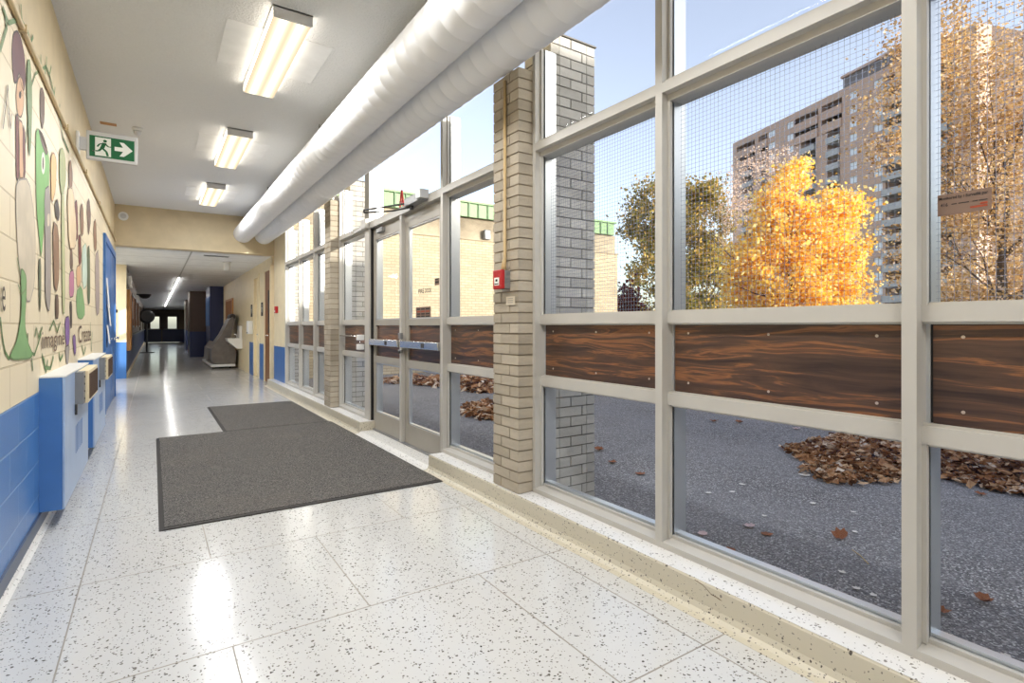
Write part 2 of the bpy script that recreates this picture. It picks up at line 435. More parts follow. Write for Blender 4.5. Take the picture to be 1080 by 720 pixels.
# ceilings
B((XL-.25, XF+.03, YK, YB+.2, ZC, ZC+.06, 'ceil')).build('ceiling', kind='structure')
q = MB()
for y0, y1 in ((YB+.25, YE+.3),):
    a = [(XL-1.6, y0, zlow(y0)), (XF+.2, y0, zlow(y0)), (XF+.2, y1, zlow(y1)), (XL-1.6, y1, zlow(y1))]
    q.face(a, 'tile'); q.face([(x, y, z+.1) for x, y, z in a], 'tile')
    q.face([a[0], a[1], (a[1][0], a[1][1], a[1][2]+.1), (a[0][0], a[0][1], a[0][2]+.1)], 'tile')
y = YB+.25
def gridbar(q, x0, x1, y0, y1):
    for dz in (0,):
        q.face([(x0, y0, zlow(y0)-.004), (x1, y0, zlow(y0)-.004), (x1, y1, zlow(y1)-.004), (x0, y1, zlow(y1)-.004)], 'grid')
y = YB+.3
while y < YE:
    gridbar(q, XL-.1, XR+.1, y-.014, y+.014); y += 1.22
for x in (.62,): gridbar(q, x-.014, x+.014, YB+.25, YE)
q.build('ceiling_corridor', kind='structure')
# roof of the hall and of the corridor
B((XL-.4, 1.9, YK-.2, YB+.2, ZC+.065, ZC+.13, 'terr'), (XL-1.7, XF+.2, YB+.22, YE+.6, ZB+.12, ZB+.3, 'terr')).build('roof', kind='structure')
# solid fourth bay of the last window group
q = B((XF, XF+.15, 10.664, YB+.02, .13, .80, 'bluep'), (XF, XF+.15, 10.664, YB+.02, .80, ZC+.05, 'creamp'))
q.build('wall_right', kind='structure')

# right corridor wall with door openings: cream above, blue low panels
D4 = (11.95, 12.55); D5 = (13.25, 13.95)   # washroom doors (as jamb-to-jamb)
q = MB()
def wallseg(y0, y1, low=True):
    q.box(XR, XR+.2, y0, y1, 0, .80, 'bluep' if low else 'creamp'); q.box(XR, XR+.2, y0, y1, .80, ZB+.1, 'creamp')
wallseg(12.80, 13.45); wallseg(14.25, 15.0); wallseg(15.0, 21.0, False)
q.box(XR, XR+.2, YB+.2, 12.80, 2.45, ZB+.1, 'creamp'); q.box(XR, XR+.2, 13.45, 14.25, 2.40, ZB+.1, 'creamp')
for y0, y1 in ((21.0, 26.2), (30.4, 33.2), (38.0, YE)):
    q.box(XR, XR+.2, y0, y1, 0, .95, 'navy'); q.box(XR, XR+.2, y0, y1, .95, ZB+.1, 'darkwall')
for y0, y1 in ((26.2, 30.4), (33.2, 38.0)):
    q.box(XR, XR+.2, y0, y1, 0, .5, 'navy'); q.box(XR, XR+.2, y0, y1, 2.2, ZB+.1, 'darkwall')
q.build('wall_right_corridor', kind='structure')
for i, (y0, y1) in enumerate(((26.2, 30.4), (33.2, 38.0))):
    wv = struct('window_%d' % (21+i), (XR, (y0+y1)/2, .5))
    q = MB()
    for k in range(5):
        yy = y0+(y1-y0)*k/4; q.box(XR+.06, XR+.14, yy-.03, yy+.03, .5, 2.2, 'frame')
    for z in (.53, 1.2, 2.17): q.box(XR+.06, XR+.14, y0, y1, z-.03, z+.03, 'frame')
    q.build('window_frame', wv)
    B((XR+.1, XR+.106, y0, y1, .5, 2.2, 'glass')).build('glass', wv)
def sdoor(n, y0, y1, ztop, leaf, recess):
    d = struct(n, (XR, (y0+y1)/2, 0))
    B((XR-.02, XR+.12, y0, y0+.09, 0, ztop, 'creamp'), (XR-.02, XR+.12, y1-.09, y1, 0, ztop, 'creamp'), (XR-.02, XR+.12, y0+.09, y1-.09, ztop-.09, ztop, 'creamp')).build('door_frame', d)
    B((XR+recess, XR+recess+.04, y0+.09, y1-.09, 0.01, ztop-.09, leaf)).build('door_leaf', d)
    h = MB(); h.cyl((XR+recess, y0+.18, 1.0), (XR+recess-.06, y0+.18, 1.0), .015, 'chrome', 10); h.tube([(XR+recess-.055, y0+.17, 1.0), (XR+recess-.055, y0+.3, 1.0)], .011, 'chrome', 8)
    h.build('door_handle', d)
    return d
d4 = sdoor('door_4', YB+.26, 12.80, 2.45, 'brownd', .0)
B((XR-.006, XR+.004, YB+.5, 12.35, 1.05, 1.95, 'dark')).build('door_glass', d4)
sdoor('door_5', 13.45, 14.25, 2.40, 'creamp', .04)

# far wall with double doors
q = MB()
for x0, x1, z0, z1 in ((XL-.2, -.5, 0, 2.5), (1.62, XR+.2, 0, 2.5), (-.5, 1.62, 2.1, 2.5)):
    if z1 > .95 and z0 < .95: q.box(x0, x1, YE, YE+.2, 0, .95, 'navy'); q.box(x0, x1, YE, YE+.2, .95, z1, 'darkwall')
    else: q.box(x0, x1, YE, YE+.2, z0, z1, 'darkwall')
q.build('wall_far', kind='structure')
B((.54, .58, YE+.02, YE+.12, 0, 2.1, 'brown')).build('trim_9', kind='structure')
for n, x0, x1, a, b in (('door_6', -.5, .55, -.13, .40), ('door_7', .57, 1.62, .92, 1.46)):
    d = struct(n, ((x0+x1)/2, YE, 0))
    zl, zh = .98, 1.86
    q = B((x0, x1, YE+.05, YE+.1, .01, .92, 'navy'), (x0, x1, YE+.05, YE+.1, .92, zl, 'brown'), (x0, x1, YE+.05, YE+.1, zh, 2.1, 'brown'), (x0, a, YE+.05, YE+.1, zl, zh, 'brown'), (b, x1, YE+.05, YE+.1, zl, zh, 'brown'))
    q.build('door_leaf', d)
    B((a, b, YE+.07, YE+.076, zl, zh, 'litglass')).build('door_glass', d)
    B((x0+.1, x1-.1, YE-.02, YE+.04, .92, 1.0, 'steel')).build('push_bar', d)

# ------------------------------------------------------------------ brick pillars and fins
def brickwork(q, x0, x1, y0, y1, z0, z1, bm_, mm, ch=.0677, bl=.2, seed=1, jt=.009):
    rr = random.Random(seed)
    q.box(x0+.006, x1-.006, y0+.006, y1-.006, z0, z1, mm)
    n = int(round((z1-z0)/ch)); ch = (z1-z0)/n
    def run(a0, a1, off):
        out = []; a = a0-off
        while a < a1-1e-4:
            s, e = max(a, a0), min(a+bl, a1)
            if e-s > .03: out.append((s, e))
            a += bl
        return out
    for k in range(n):
        za, zb = z0+k*ch+jt*.5, z0+(k+1)*ch-jt*.5
        th = .07
        j = lambda: rr.uniform(-.0012, .0012)
        off = 0 if k % 2 else .1
        for s, e in run(y0, y1, off):
            for xa, xb in ((x0, x0+th), (x1-th, x1)):
                q.box(xa+j(), xb+j(), s+(jt/2 if s > y0+.001 else 0), e-(jt/2 if e < y1-.001 else 0), za, zb, bm_)
        for s, e in run(x0+th, x1-th, off):
            for ya, yb in ((y0, y0+th), (y1-th, y1)):
                q.box(s+jt/2, e-jt/2, ya+j(), yb+j(), za, zb, bm_)
def solid_pillar(q, x0, x1, y0, y1, z0, z1, bm_, mm, seed):
    rr = random.Random(seed); ch = .0677; n = int(round((z1-z0)/ch)); ch = (z1-z0)/n; jt = .009
    q.box(x0+.006, x1-.001, y0+.006, y1-.006, z0, z1, mm)
    for k in range(n):
        za, zb = z0+k*ch+jt*.5, z0+(k+1)*ch-jt*.5
        cut = y0+(.1 if k % 2 else .2)
        for a, b in ((y0, cut-jt/2), (cut+jt/2, y1)):
            d = rr.uniform(-.0012, .0012)
            q.box(x0+d, x1, a+rr.uniform(-.001, .001), b+rr.uniform(-.001, .001), za, zb, bm_)
PIL = [(-1.52, -1.22), (2.83, 3.13), (7.18, 7.48)]
for i, (a, b) in enumerate(PIL):
    q = MB(); solid_pillar(q, 1.93, XF+.13, a, b, .132, 2.845, 'brick', 'mortar', 10+i); q.build('brick_pillar', kind='structure')
for i, (a, b) in enumerate(PIL+[(11.53, 11.83)]):
    q = MB()
    brickwork(q, 2.19, 2.575, a, b, -.02, 3.14, 'fin', 'finm', seed=20+i); q.box(2.18, 2.585, a-.01, b+.01, 3.141, 3.15, 'finm')
    q.build('brick_fin', kind='structure')
# upper wall strip above the windows
q = B((XF+.0, XF+.03, YK, YB+.02, 2.98, ZC, 'creamp')); q.build('trim_4', kind='structure')

# ------------------------------------------------------------------ window wall
ZB0 = .132
def mullion(q, y0, y1, z0=ZB0, z1=2.98):
    q.box(XF, XF+.075, y0, y1, z0, z1, 'frame'); q.box(XF+.075, XF+.16, y0-.012, y1+.012, z0, z1, 'alu')
def pane(n, y0, y1, mesh=True, detail=True, mw=.042):
    """one bay between y0 (near) and y1; the mullion on its far side is its own"""
    wd = struct(n, (XF, (y0+y1)/2, ZB0))
    q = MB()
    q.box(XF, XF+.14, y0, y1, ZB0, ZB0+.028, 'frame')
    q.prism([(XF, ZB0+.028), (XF+.055, ZB0+.04), (XF+.14, ZB0+.04), (XF+.14, ZB0)], 'y', y0, y1, 'frame')
    q.box(XF+.055, XF+.075, y0, y1, ZB0+.028, ZB0+.055, 'frame')
    q.box(XF+.08, XF+.12, y0, y1, ZB0+.03, ZB0+.066, 'alu')
    q.box(XF, XF+.14, y0, y1, 2.320, 2.367, 'frame')
    q.box(XF+.04, XF+.14, y0, y1, 2.288, 2.320, 'frame')
    q.box(XF+.02, XF+.14, y0, y1, 2.367, 2.385, 'frame')
    for z0, z1 in ((1.213, 1.268), (.818, .876)):
        q.box(XF+.036, XF+.14, y0, y1, z0, z1, 'frame')
        q.box(XF+.05, XF+.14, y0, y1, z0-.008, z1+.008, 'frame')
    for a, b in ((y0, y0+.014), (y1-.014, y1)):
        for z0, z1 in ((ZB0+.04, .818), (1.268, 2.29), (2.367, 2.98)):
            q.box(XF+.04, XF+.058, a, b, z0, z1, 'frame'); q.box(XF+.0585, XF+.064, a, b, z0, z1, 'black')
            q.box(XF+.072, XF+.13, a, b + (.02 if a > y0 else .0), z0, z1, 'alu')
    q.build('window_frame', wd)
    g = XF+.066
    B((g, g+.005, y0+.002, y1-.002, ZB0+.05, .815, 'glass')).build('lower_glass', wd)
    B((g, g+.005, y0+.002, y1-.002, 1.27, 2.289, 'glass')).build('middle_glass', wd)
    B((g, g+.005, y0+.002, y1-.002, 2.386, 2.98, 'glass')).build('upper_glass', wd)
    q = B((XF+.068, XF+.09, y0+.022, y1-.022, .884, 1.203, 'wood'), (XF+.08, XF+.1, y0, y1, .876, 1.213, 'black'))
    p = q.build('spandrel_panel', wd)
    if detail:
        q = MB(); n_ = 3
        for k in range(n_):
            for z in (.93, 1.165):
                yy = y0+.1+(y1-y0-.2)*k/(n_-1)
                q.cyl((XF+.0665, yy, z), (XF+.069, yy, z), .0055, 'screw', 8)
        q.build('screw', p)
    if mesh:
        q = MB(); t = .0005; x = XF+.115; st = .0205
        k = int((y1-y0)/st)
        for i in range(1, k):
            yy = y0+(y1-y0)*i/k; q.box(x-t, x+t, yy-t, yy+t, 1.27, 2.289, 'mesh')
        k = int(1.02/st)
        for i in range(k):
            zz = 1.27+1.019*i/k; q.box(x-t+.0014, x+t+.0014, y0, y1, zz-t, zz+t, 'mesh')
        q.build('wire_mesh', wd)
    q = MB(); mullion(q, y1, y1+mw); q.build('mullion', wd)
    return wd
W = .021
pane('window_1', 1.807, 2.80, mw=.028)
pane('window_2', .767, 1.765)
pane('window_3', -.274, .725)
pane('window_4', -1.20, -.316)
q = MB(); mullion(q, -1.218, -1.2)
q.build('trim_5', kind='structure')
for i, y in enumerate((-2.55, -3.58, -4.6, -5.6)):
    pane('window_%d' % (5+i), y, y+.985, False, False)
pane('window_9', 3.16, 4.125, False)
q = MB(); mullion(q, 3.132, 3.16); mullion(q, 7.482, 7.51); q.build('trim_6', kind='structure')
wl = pane('window_10', 6.14, 7.15, False, mw=.028)
pane('window_11', 7.51, 8.50, False)
pane('window_12', 8.55, 9.50, False)
pane('window_13', 9.55, 10.62, False)
# windows over the doors: one transom light
wt = struct('window_14', (XF, 5.1, 2.3))
q = B((XF, XF+.14, 4.168, 6.14, 2.300, 2.367, 'frame'), (XF+.02, XF+.14, 4.168, 6.14, 2.367, 2.385, 'frame'))
q.build('window_frame', wt)
B((XF+.066, XF+.071, 4.17, 6.0, 2.386, 2.98, 'glass')).build('upper_glass', wt)
q = MB(); mullion(q, 5.99, 6.14); q.build('mullion', wt)

# ------------------------------------------------------------------ entrance doors
def leaf(n, y0, y1, hinge_far):
    d = struct(n, (XF+.05, (y0+y1)/2, .04))
    xa, xb = XF+.045, XF+.09
    q = MB()
    sw = .085
    for a, b in ((y0, y0+sw), (y1-sw, y1)): q.box(xa, xb, a, b, .05, 2.285, 'door', bev=.004)
    for a, b in ((.05, .235), (.79, .865), (1.205, 1.265), (2.165, 2.285)): q.box(xa, xb, y0+sw, y1-sw, a, b, 'door')
    for z0, z1 in ((.235, .79), (1.265, 2.165)):
        for a, b in ((y0+sw, y0+sw+.014), (y1-sw-.014, y1-sw)): q.box(xa+.006, xb-.006, a, b, z0, z1, 'alu')
        q.box(xa+.006, xb-.006, y0+sw, y1-sw, z0, z0+.014, 'alu'); q.box(xa+.006, xb-.006, y0+sw, y1-sw, z1-.014, z1, 'alu')
    q.build('door_leaf', d)
    B((xa+.02, xa+.026, y0+sw, y1-sw, .235, .79, 'glass')).build('lower_glass', d)
    B((xa+.02, xa+.026, y0+sw, y1-sw, 1.265, 2.165, 'glass')).build('upper_glass', d)
    B((xa+.018, xa+.035, y0+sw, y1-sw, .865, 1.205, 'wood')).build('spandrel_panel', d)
    pb = MB()
    pb.box(xa-.055, xa-.015, y0+.02, y1-.0, .985, 1.055, 'chrome', bev=.006)
    pb.box(xa-.02, xa, y0+.03, y0+.10, .985, 1.055, 'steel'); pb.box(xa-.02, xa, y1-.11, y1-.03, .985, 1.055, 'steel')
    k = pb.build('push_bar', d)
    B((xa-.0575, xa-.054, y0+.30, y0+.36, 1.0, 1.04, 'dark')).build('bar_label', k)
    return d
D1 = leaf('door_1', 4.19, 5.055, True)
D2 = leaf('door_2', 5.115, 5.975, False)
q = B((XF+.01, XF+.12, 5.06, 5.11, .05, 2.3, 'frame'))
q.box(XF+.02, XF+.1, 5.978, 5.99, .05, 2.3, 'black')
q.build('trim_7', kind='structure')
q = MB(); q.box(XF-.012, XF+.02, 5.04, 5.10, 1.07, 1.13, 'steel', bev=.006); q.box(XF-.012, XF+.02, 5.04, 5.10, .93, .965, 'steel', bev=.006); q.cyl((XF-.01, 5.05, .94), (XF-.03, 5.05, .94), .012, 'dark')
q.build('door_lock', D1)
# notices on the near leaf's glass: thin printed films
def film(q, x, ya, yb, za, zb, mat): q.box(x-.0012, x, ya, yb, za, zb, mat)
gx = XF+.064
def yz(u, v, X=2.10): return on_x(u, v, X)
y1, z1 = yz(438.5, 324); y0, z0 = yz(454, 335)
q = MB(); film(q, gx, y0, y1, z0, z1, 'sticker')
for k in range(4):
    zz = z1-(z1-z0)*(.18+.22*k)
    for a, b in ((.08, .3), (.36, .6), (.66, .92)): film(q, gx-.0013, y1-(y1-y0)*b, y1-(y1-y0)*a, zz-.008, zz+.006, 'ink' if k != 1 else 'inkr')
tagged(q.build('door_notice'), 'brown printed notice low on the near door leaf glass', 'notice')
ya, za = yz(441, 308.5); yb, zb = yz(454.5, 304.5)
zm = (za+zb)/2; dl = thing('door_lettering', 'small black words on the near door leaf glass', 'lettering', (gx, (ya+yb)/2, zm))
for wd_, a, b in (('FIRE', ya, ya+(yb-ya)*.44), ('DOOR', ya+(yb-ya)*.52, yb)):
    q = MB(); text_pts(q, wd_, 'ink', (a, b, zm-.02, zm+.02), lambda a, b: (gx-.001, a, b)); q.build('word', dl)
ya, za = yz(458.2, 301); yb, zb = yz(463, 293)
q = MB(); film(q, gx, yb, ya, za, zb, 'sticker'); film(q, gx-.0013, yb+.01, ya-.01, za+.02, za+.035, 'ink'); film(q, gx-.0013, yb+.01, ya-.01, za+.05, za+.06, 'ink')
tagged(q.build('door_sticker'), 'small brown sticker near the jamb on the door glass', 'sticker')

# door operator with its arm, and the red letter above the doors
op = thing('door_operator', 'grey door closer box on the header above the near door leaf', 'door closer', (XF-.03, 4.65, 2.34))
q = MB(); q.box(XF-.07, XF+.0, 4.42, 4.80, 2.315, 2.395, 'steel', bev=.008); q.box(XF-.085, XF+.0, 4.40, 4.50, 2.33, 2.41, 'signb', bev=.006); q.build('closer_body', op)
q = MB(); q.tube([(XF-.04, 4.72, 2.305), (XF-.10, 5.03, 2.318), (XF-.30, 5.26, 2.318)], .009, 'dark', 8); q.tube([(XF-.30, 5.26, 2.318), (XF-.30, 5.26, 2.345), (XF-.05, 4.78, 2.35)], .009, 'dark', 8)
q.cyl((XF-.035, 4.70, 2.318), (XF-.035, 4.70, 2.28), .018, 'dark'); q.build('closer_arm', op)
op2 = thing('door_closer', 'dark small closer at the top of the far door leaf', 'door closer', (XF+.02, 5.7, 2.25))
q = MB(); q.box(XF+.005, XF+.045, 5.6, 5.78, 2.215, 2.265, 'steel', bev=.006); q.build('closer_body', op2)
q = MB(); q.tube([(XF+.02, 5.72, 2.27), (XF-.02, 5.85, 2.285), (XF+.005, 5.95, 2.305)], .007, 'dark', 6); q.build('closer_arm', op2)
ja = thing('junction_box', 'grey box on the door header beside the far jamb', 'box', (XF, 6.06, 2.36))
q = MB(); q.box(XF-.05, XF, 5.98, 6.13, 2.30, 2.41, 'frame', bev=.008); q.build('body', ja)
q = MB(); q.tube([(XF-.03, 6.13, 2.32), (XF-.03, 6.42, 2.315)], .009, 'white', 8); q.build('cable', ja)
q = MB(); yA0, zA0 = on_x(421, 216, 2.03); yA1, zA1 = on_x(425.5, 200.5, 2.03)
yc, zb_, zt_ = (yA0+yA1)/2, 2.37, 2.53; hw = .062
def seg(p, s_, w_): q.face([(2.03, p[0]-w_, p[1]), (2.03, p[0]+w_, p[1]), (2.03, s_[0]+w_, s_[1]), (2.03, s_[0]-w_, s_[1])], 'redl'); q.face([(2.038, p[0]-w_, p[1]), (2.038, p[0]+w_, p[1]), (2.038, s_[0]+w_, s_[1]), (2.038, s_[0]-w_, s_[1])], 'redl')
q.prism([(yc-hw, zb_), (yc-hw+.03, zb_), (yc+.0, zt_-.04), (yc+hw-.03, zb_), (yc+hw, zb_), (yc+.014, zt_), (yc-.014, zt_)], 'x', 2.03, 2.039, 'redl')
q.box(2.03, 2.039, yc-.04, yc+.04, zb_+.035, zb_+.058, 'redl')
tagged(q.build('red_letter'), 'red letter A standing on the header over the entrance doors', 'letter')
# rail with two white clips on the far sidelight
rl = thing('panel_rail', 'thin rail with two white clips across the far sidelight panel', 'rail', (XF, 6.6, 1.1))
q = MB(); q.tube([(XF+.03, 7.12, 1.075), (XF-.02, 7.05, 1.075), (XF-.02, 6.30, 1.075), (XF-.02, 6.26, 1.04), (XF-.02, 6.26, .93)], .008, 'chrome', 8); q.build('rod', rl)
for z in (1.065, .955): q = MB(); q.box(XF-.04, XF+.03, 6.24, 6.33, z-.035, z+.03, 'white', bev=.006); q.build('clip', rl)

# monitored-by sticker on the near right window
x = XF+.062
ya, za = on_x(989, 228.5, x); yb, zb = on_x(1046, 197, x)
q = MB(); film(q, x, yb, ya, za, zb+.0, 'sticker')
zt = max(za, zb); zl_ = min(za, zb); H = zt-zl_; Wd = ya-yb
to3 = lambda a, b: (x-.002, ya-a, zl_+b)
text_pts(q, 'Monitored by / Surveillé par', 'ink', (.03*Wd, .94*Wd, H*.70, H*.88), to3)
text_pts(q, '416', 'ink', (.06*Wd, .2*Wd, H*.42, H*.58), to3)
for a, b in ((.27, .37), (.40, .6), (.66, .76), (.78, .93)): q.box(x-.002, x-.001, ya-b*Wd, ya-a*Wd, zl_+H*.47, zl_+H*.51, 'ink')
for a, b, c in ((.8, .93, .3), (.62, .93, .18)): q.box(x-.002, x-.001, ya-b*Wd, ya-a*Wd, zl_+H*c, zl_+H*c+.006, 'inkr')
tagged(q.build('window_sticker'), 'brown monitoring sticker with black print on the window glass', 'sticker')

# fire alarm pull station with conduit, and the plate beneath it
fa = thing('fire_alarm', 'red fire alarm pull box on the near brick pillar', 'fire alarm', (1.93, 2.965, 1.44))
q = MB(); q.box(1.885, 1.93, 2.92, 3.02, 1.44, 1.56, 'steel', bev=.003); q.build('back_box', fa)
q = MB(); q.box(1.858, 1.886, 2.918, 3.022, 1.438, 1.562, 'red', bev=.006); r_ = q.build('cover', fa)
q = B((1.8555, 1.858, 2.945, 3.0, 1.462, 1.512, 'signw')); q.box(1.8545, 1.856, 2.96, 2.984, 1.487, 1.502, 'ink'); q.box(1.8545, 1.856, 2.95, 2.995, 1.468, 1.474, 'ink'); q.build('pull_label', fa)
q = MB(); q.tube([(1.908, 2.966, 1.56), (1.908, 2.966, 1.60), (1.916, 2.966, 1.64), (1.916, 2.966, 2.80)], [.020, .016, .011, .011], 'conduit', 10); q.build('conduit', fa)
q = B((1.925, 1.929, 2.865, 2.965, 1.335, 1.39, 'plate'))
for k in range(3): q.box(1.9243, 1.926, 2.885, 2.945, 1.349+k*.013, 1.352+k*.013, 'steel')
tagged(q.build('name_plate'), 'small cream plate on the brick below the red alarm box', 'plate')

# ------------------------------------------------------------------ floor mats
def mat(n, x0, x1, y0, y1, label):
    t = thing('floor_mat', label, 'mat', ((x0+x1)/2, (y0+y1)/2, 0), 'entrance mats')
    q = MB(); q.prism([(x0-.0, .0006), (x0+.03, .009), (x1-.03, .009), (x1, .0006)], 'y', y0, y1, 'rubber'); q.build('rubber_border', t)
    q = MB(); q.box(x0+.028, x1-.03, y0+.03, y1-.025, .006, .0125, 'matf', bev=.002); q.build('pile', t)
mat(1, .03, 1.875, 3.76, 6.875, 'large dark grey entrance mat in front of the double doors')
mat(2, .665, 1.84, 6.885, 9.1, 'smaller dark grey mat beyond the large entrance mat')

# ------------------------------------------------------------------ ceiling lights
def light(y0, y1, first=None, label=''):
    x0, x1 = .67, .915
    yc = (y0+y1)/2
    t = thing('ceiling_light', label, 'ceiling light', (.79, yc, ZC), 'ceiling lights of the hall')
    zb = ZC-.075
    q = MB(); q.prism([(x0+.004, ZC-.01), (x0, zb+.012), (x0+.012, zb), (x1-.012, zb), (x1, zb+.012), (x1-.004, ZC-.01)], 'y', y0+.012, y1-.012, 'diff')
    for f in q.bm.faces:
        f.normal_update()
        if abs(f.normal.x) > .9: f.material_index = q.mi('diffs')
    q.build('diffuser', t)
    for a, b in ((y0, y0+.012), (y1-.012, y1)): B((x0-.004, x1+.004, a, b, zb-.004, ZC-.002, 'signb')).build('end_cap', t)
    B((x0-.006, x1+.006, y0, y1, ZC-.012, ZC-.001, 'signb')).build('housing', t)
    ld = bpy.data.lights.new('tube_light', 'AREA'); ld.shape = 'RECTANGLE'; ld.size = .22; ld.size_y = 1.36; ld.energy = LAMP; ld.color = (.97, .985, 1)
    lo = bpy.data.objects.new('tube_light', ld); C.objects.link(lo); lo.parent = t; lo.location = ((x0+x1)/2-.79, 0, -.079)
    B((x0-.24, x1+.24, yc-.36, yc+.36, ZC-.004, ZC-.0005, 'tile')).build('cover_plate', t)
    return t
for y0, lab in ((-4.1, 'added unseen ceiling light far behind the viewer in the row'), (-1.45, 'added unseen ceiling light just behind the viewer in the row'), (1.2, 'added unseen ceiling light above the viewer, before the visible row'),  # these three are out of view, added to fill the hall with light
                (3.86, 'largest of the three lit ceiling lights, nearest the viewer'), (6.52, 'middle one of the three lit ceiling lights'), (9.2, 'last lit ceiling light before the tan beam')):
    light(y0, y0+1.43, label=lab)

# unseen lamp added in the side entrance to brighten the corridor
tl = thing('ceiling_light', 'added unseen lamp in the side entrance, behind the end of the mural wall', 'ceiling light', (-1.3, 13.6, zlow(13.6)))
zt = zlow(13.6)
B((-1.42, -1.18, 12.9, 14.3, zt-.07, zt-.008, 'diffs')).build('diffuser', tl); B((-1.43, -1.17, 12.88, 14.32, zt-.012, zt-.002, 'signb')).build('housing', tl)
ld = bpy.data.lights.new('tube_light', 'AREA'); ld.shape = 'RECTANGLE'; ld.size = .22; ld.size_y = 1.36; ld.energy = LAMP*1.5; ld.color = (.97, .985, 1)
lo = bpy.data.objects.new('tube_light', ld); C.objects.link(lo); lo.parent = tl; lo.location = (0, 0, -.075)
# ------------------------------------------------------------------ ducts
def duct(x, z, r, label, seed):
    t = thing('air_duct', label, 'duct', (x, 3.0, z), 'pair of round ducts')
    q = MB(); seg = 40; rr = random.Random(seed)
    ys = []; y = YK+.1
    while y < YB-.01:
        ys.append((y, r)); ys.append((y+.004, r+.0022)); ys.append((y+.010, r+.0022)); ys.append((y+.014, r)); y += .155
    ys.append((YB-.004, r))
    rings = []
    for y, rad in ys: rings.append([q.bm.verts.new((x+rad*math.cos(2*PI*k/seg), y, z+rad*math.sin(2*PI*k/seg))) for k in range(seg)])
    for i in range(len(rings)-1):
        for k in range(seg): q.face([rings[i][k], rings[i][(k+1) % seg], rings[i+1][(k+1) % seg], rings[i+1][k]], 'duct', True)
    q.face(rings[0], 'duct'); q.face(rings[-1][::-1], 'duct')
    q.build('duct_tube', t)
    for y in (-3.4, -.3, 2.8, 5.9, 9.0):
        q = MB(); q.cyl((x, y, z+r-.004), (x, y, ZC-.002), .006, 'steel', 8); q.build('hanger_rod', t)
duct(1.472, 2.995, .168, 'white round air duct hanging on the room side of the pair', 1)
duct(1.846, 2.995, .168, 'white round air duct hanging close above the windows', 2)

# ------------------------------------------------------------------ exit sign
YX = 6.03
ex = thing('exit_sign', 'green and white running man exit sign with arrow on the mural wall', 'exit sign', (XL, YX, 2.7))
xa, xb, za, zb = -.488, -.115, 2.672, 2.925
q = MB(); q.box(xa, xb, YX, YX+.05, za, zb, 'signb', bev=.008); q.build('housing', ex)
q = MB(); q.box(XL, xa+.005, YX+.005, YX+.045, 2.75, 2.86, 'signb'); q.box(XL, XL+.02, YX-.02, YX+.07, 2.71, 2.9, 'white', bev=.004); q.build('wall_bracket', ex)
gx0, gx1, gz0, gz1 = xa+.024, xb-.024, 2.70, 2.885
fy = YX-.0015
q = B((gx0, gx1, fy-.0005, YX+.001, gz0, gz1, 'signg'))
def P2(a, b): return (gx0+(gx1-gx0)*a, fy-.002, gz0+(gz1-gz0)*b)
def poly(pts, m, dy=0.0):
    q.face([(p[0], p[1]-dy, p[2]) for p in (P2(a, b) for a, b in pts)], m)
poly([(.12, .06), (.47, .06), (.47, .94), (.12, .94)], 'signw')
poly([(.55, .40), (.74, .40), (.66, .16), (.76, .16), (.96, .5), (.76, .84), (.66, .84), (.74, .60), (.55, .60)], 'signw')
def limb(a, b, w_, m='signg'):
    a = Vector(a); b = Vector(b); d = (b-a).normalized(); n_ = Vector((-d.y, d.x))*w_
    poly([tuple(a+n_), tuple(a-n_), tuple(b-n_), tuple(b+n_)], m, .0012)
poly([(.34+.042*math.cos(k*PI/6), .79+.068*math.sin(k*PI/6)) for k in range(12)], 'signg', .0012)
limb((.33, .70), (.27, .42), .045); limb((.27, .44), (.20, .28), .028); limb((.20, .28), (.07, .26), .026); limb((.28, .44), (.37, .28), .028); limb((.37, .28), (.40, .08), .026)
limb((.33, .68), (.22, .62), .022); limb((.22, .62), (.17, .48), .02); limb((.33, .68), (.41, .54), .022); limb((.41, .54), (.47, .54), .02)
limb((.07, .26), (.13, .26), .024, 'signw')
q.build('sign_face', ex)
# clear bulb detector beside the sign and a plate in the ceiling
em = thing('beam_detector', 'small clear round fixture on the ceiling beside the exit sign', 'detector', (-.136, 7.1, ZC))
q = MB(); q.cyl((-.136, 7.1, ZC), (-.136, 7.1, ZC-.03), .05, 'white'); q.build('base', em)
q = MB(); q.tube([(-.136, 7.1, ZC-.03), (-.136, 7.1, ZC-.06), (-.136, 7.1, ZC-.085)], [.04, .034, .012], 'signb', 16); q.build('lens', em)
q = B((-.46, -.32, 7.08, 7.16, ZC-.004, ZC, 'oak'))
tagged(q.build('ceiling_slot'), 'small brown slot in the white ceiling above the exit sign', 'slot')
# disc on the beam
bd = thing('alarm_speaker', 'white round alarm disc on the tan beam', 'alarm', (-.43, YB, 3.12))
q = MB(); q.cyl((-.43, YB, 3.13), (-.43, YB-.025, 3.13), .075, 'white', 24); q.build('base', bd)
q = MB(); q.cyl((-.43, YB-.025, 3.13), (-.43, YB-.04, 3.13), .045, 'signb', 24); q.build('front', bd)

# wall conduit along the mural top
q = MB(); q.tube([(XL+.014, YK+.1, ZM-.015), (XL+.014, YB-.02, ZM-.015)], .013, 'conduitl', 10)
for y in (1.5, 3.6, 5.2, 6.6, 8.2, 9.8): q.box(XL, XL+.032, y-.01, y+.01, ZM-.034, ZM+.004, 'conduitl')
tagged(q.build('wall_conduit'), 'thin conduit running along the wall above the mural', 'conduit')

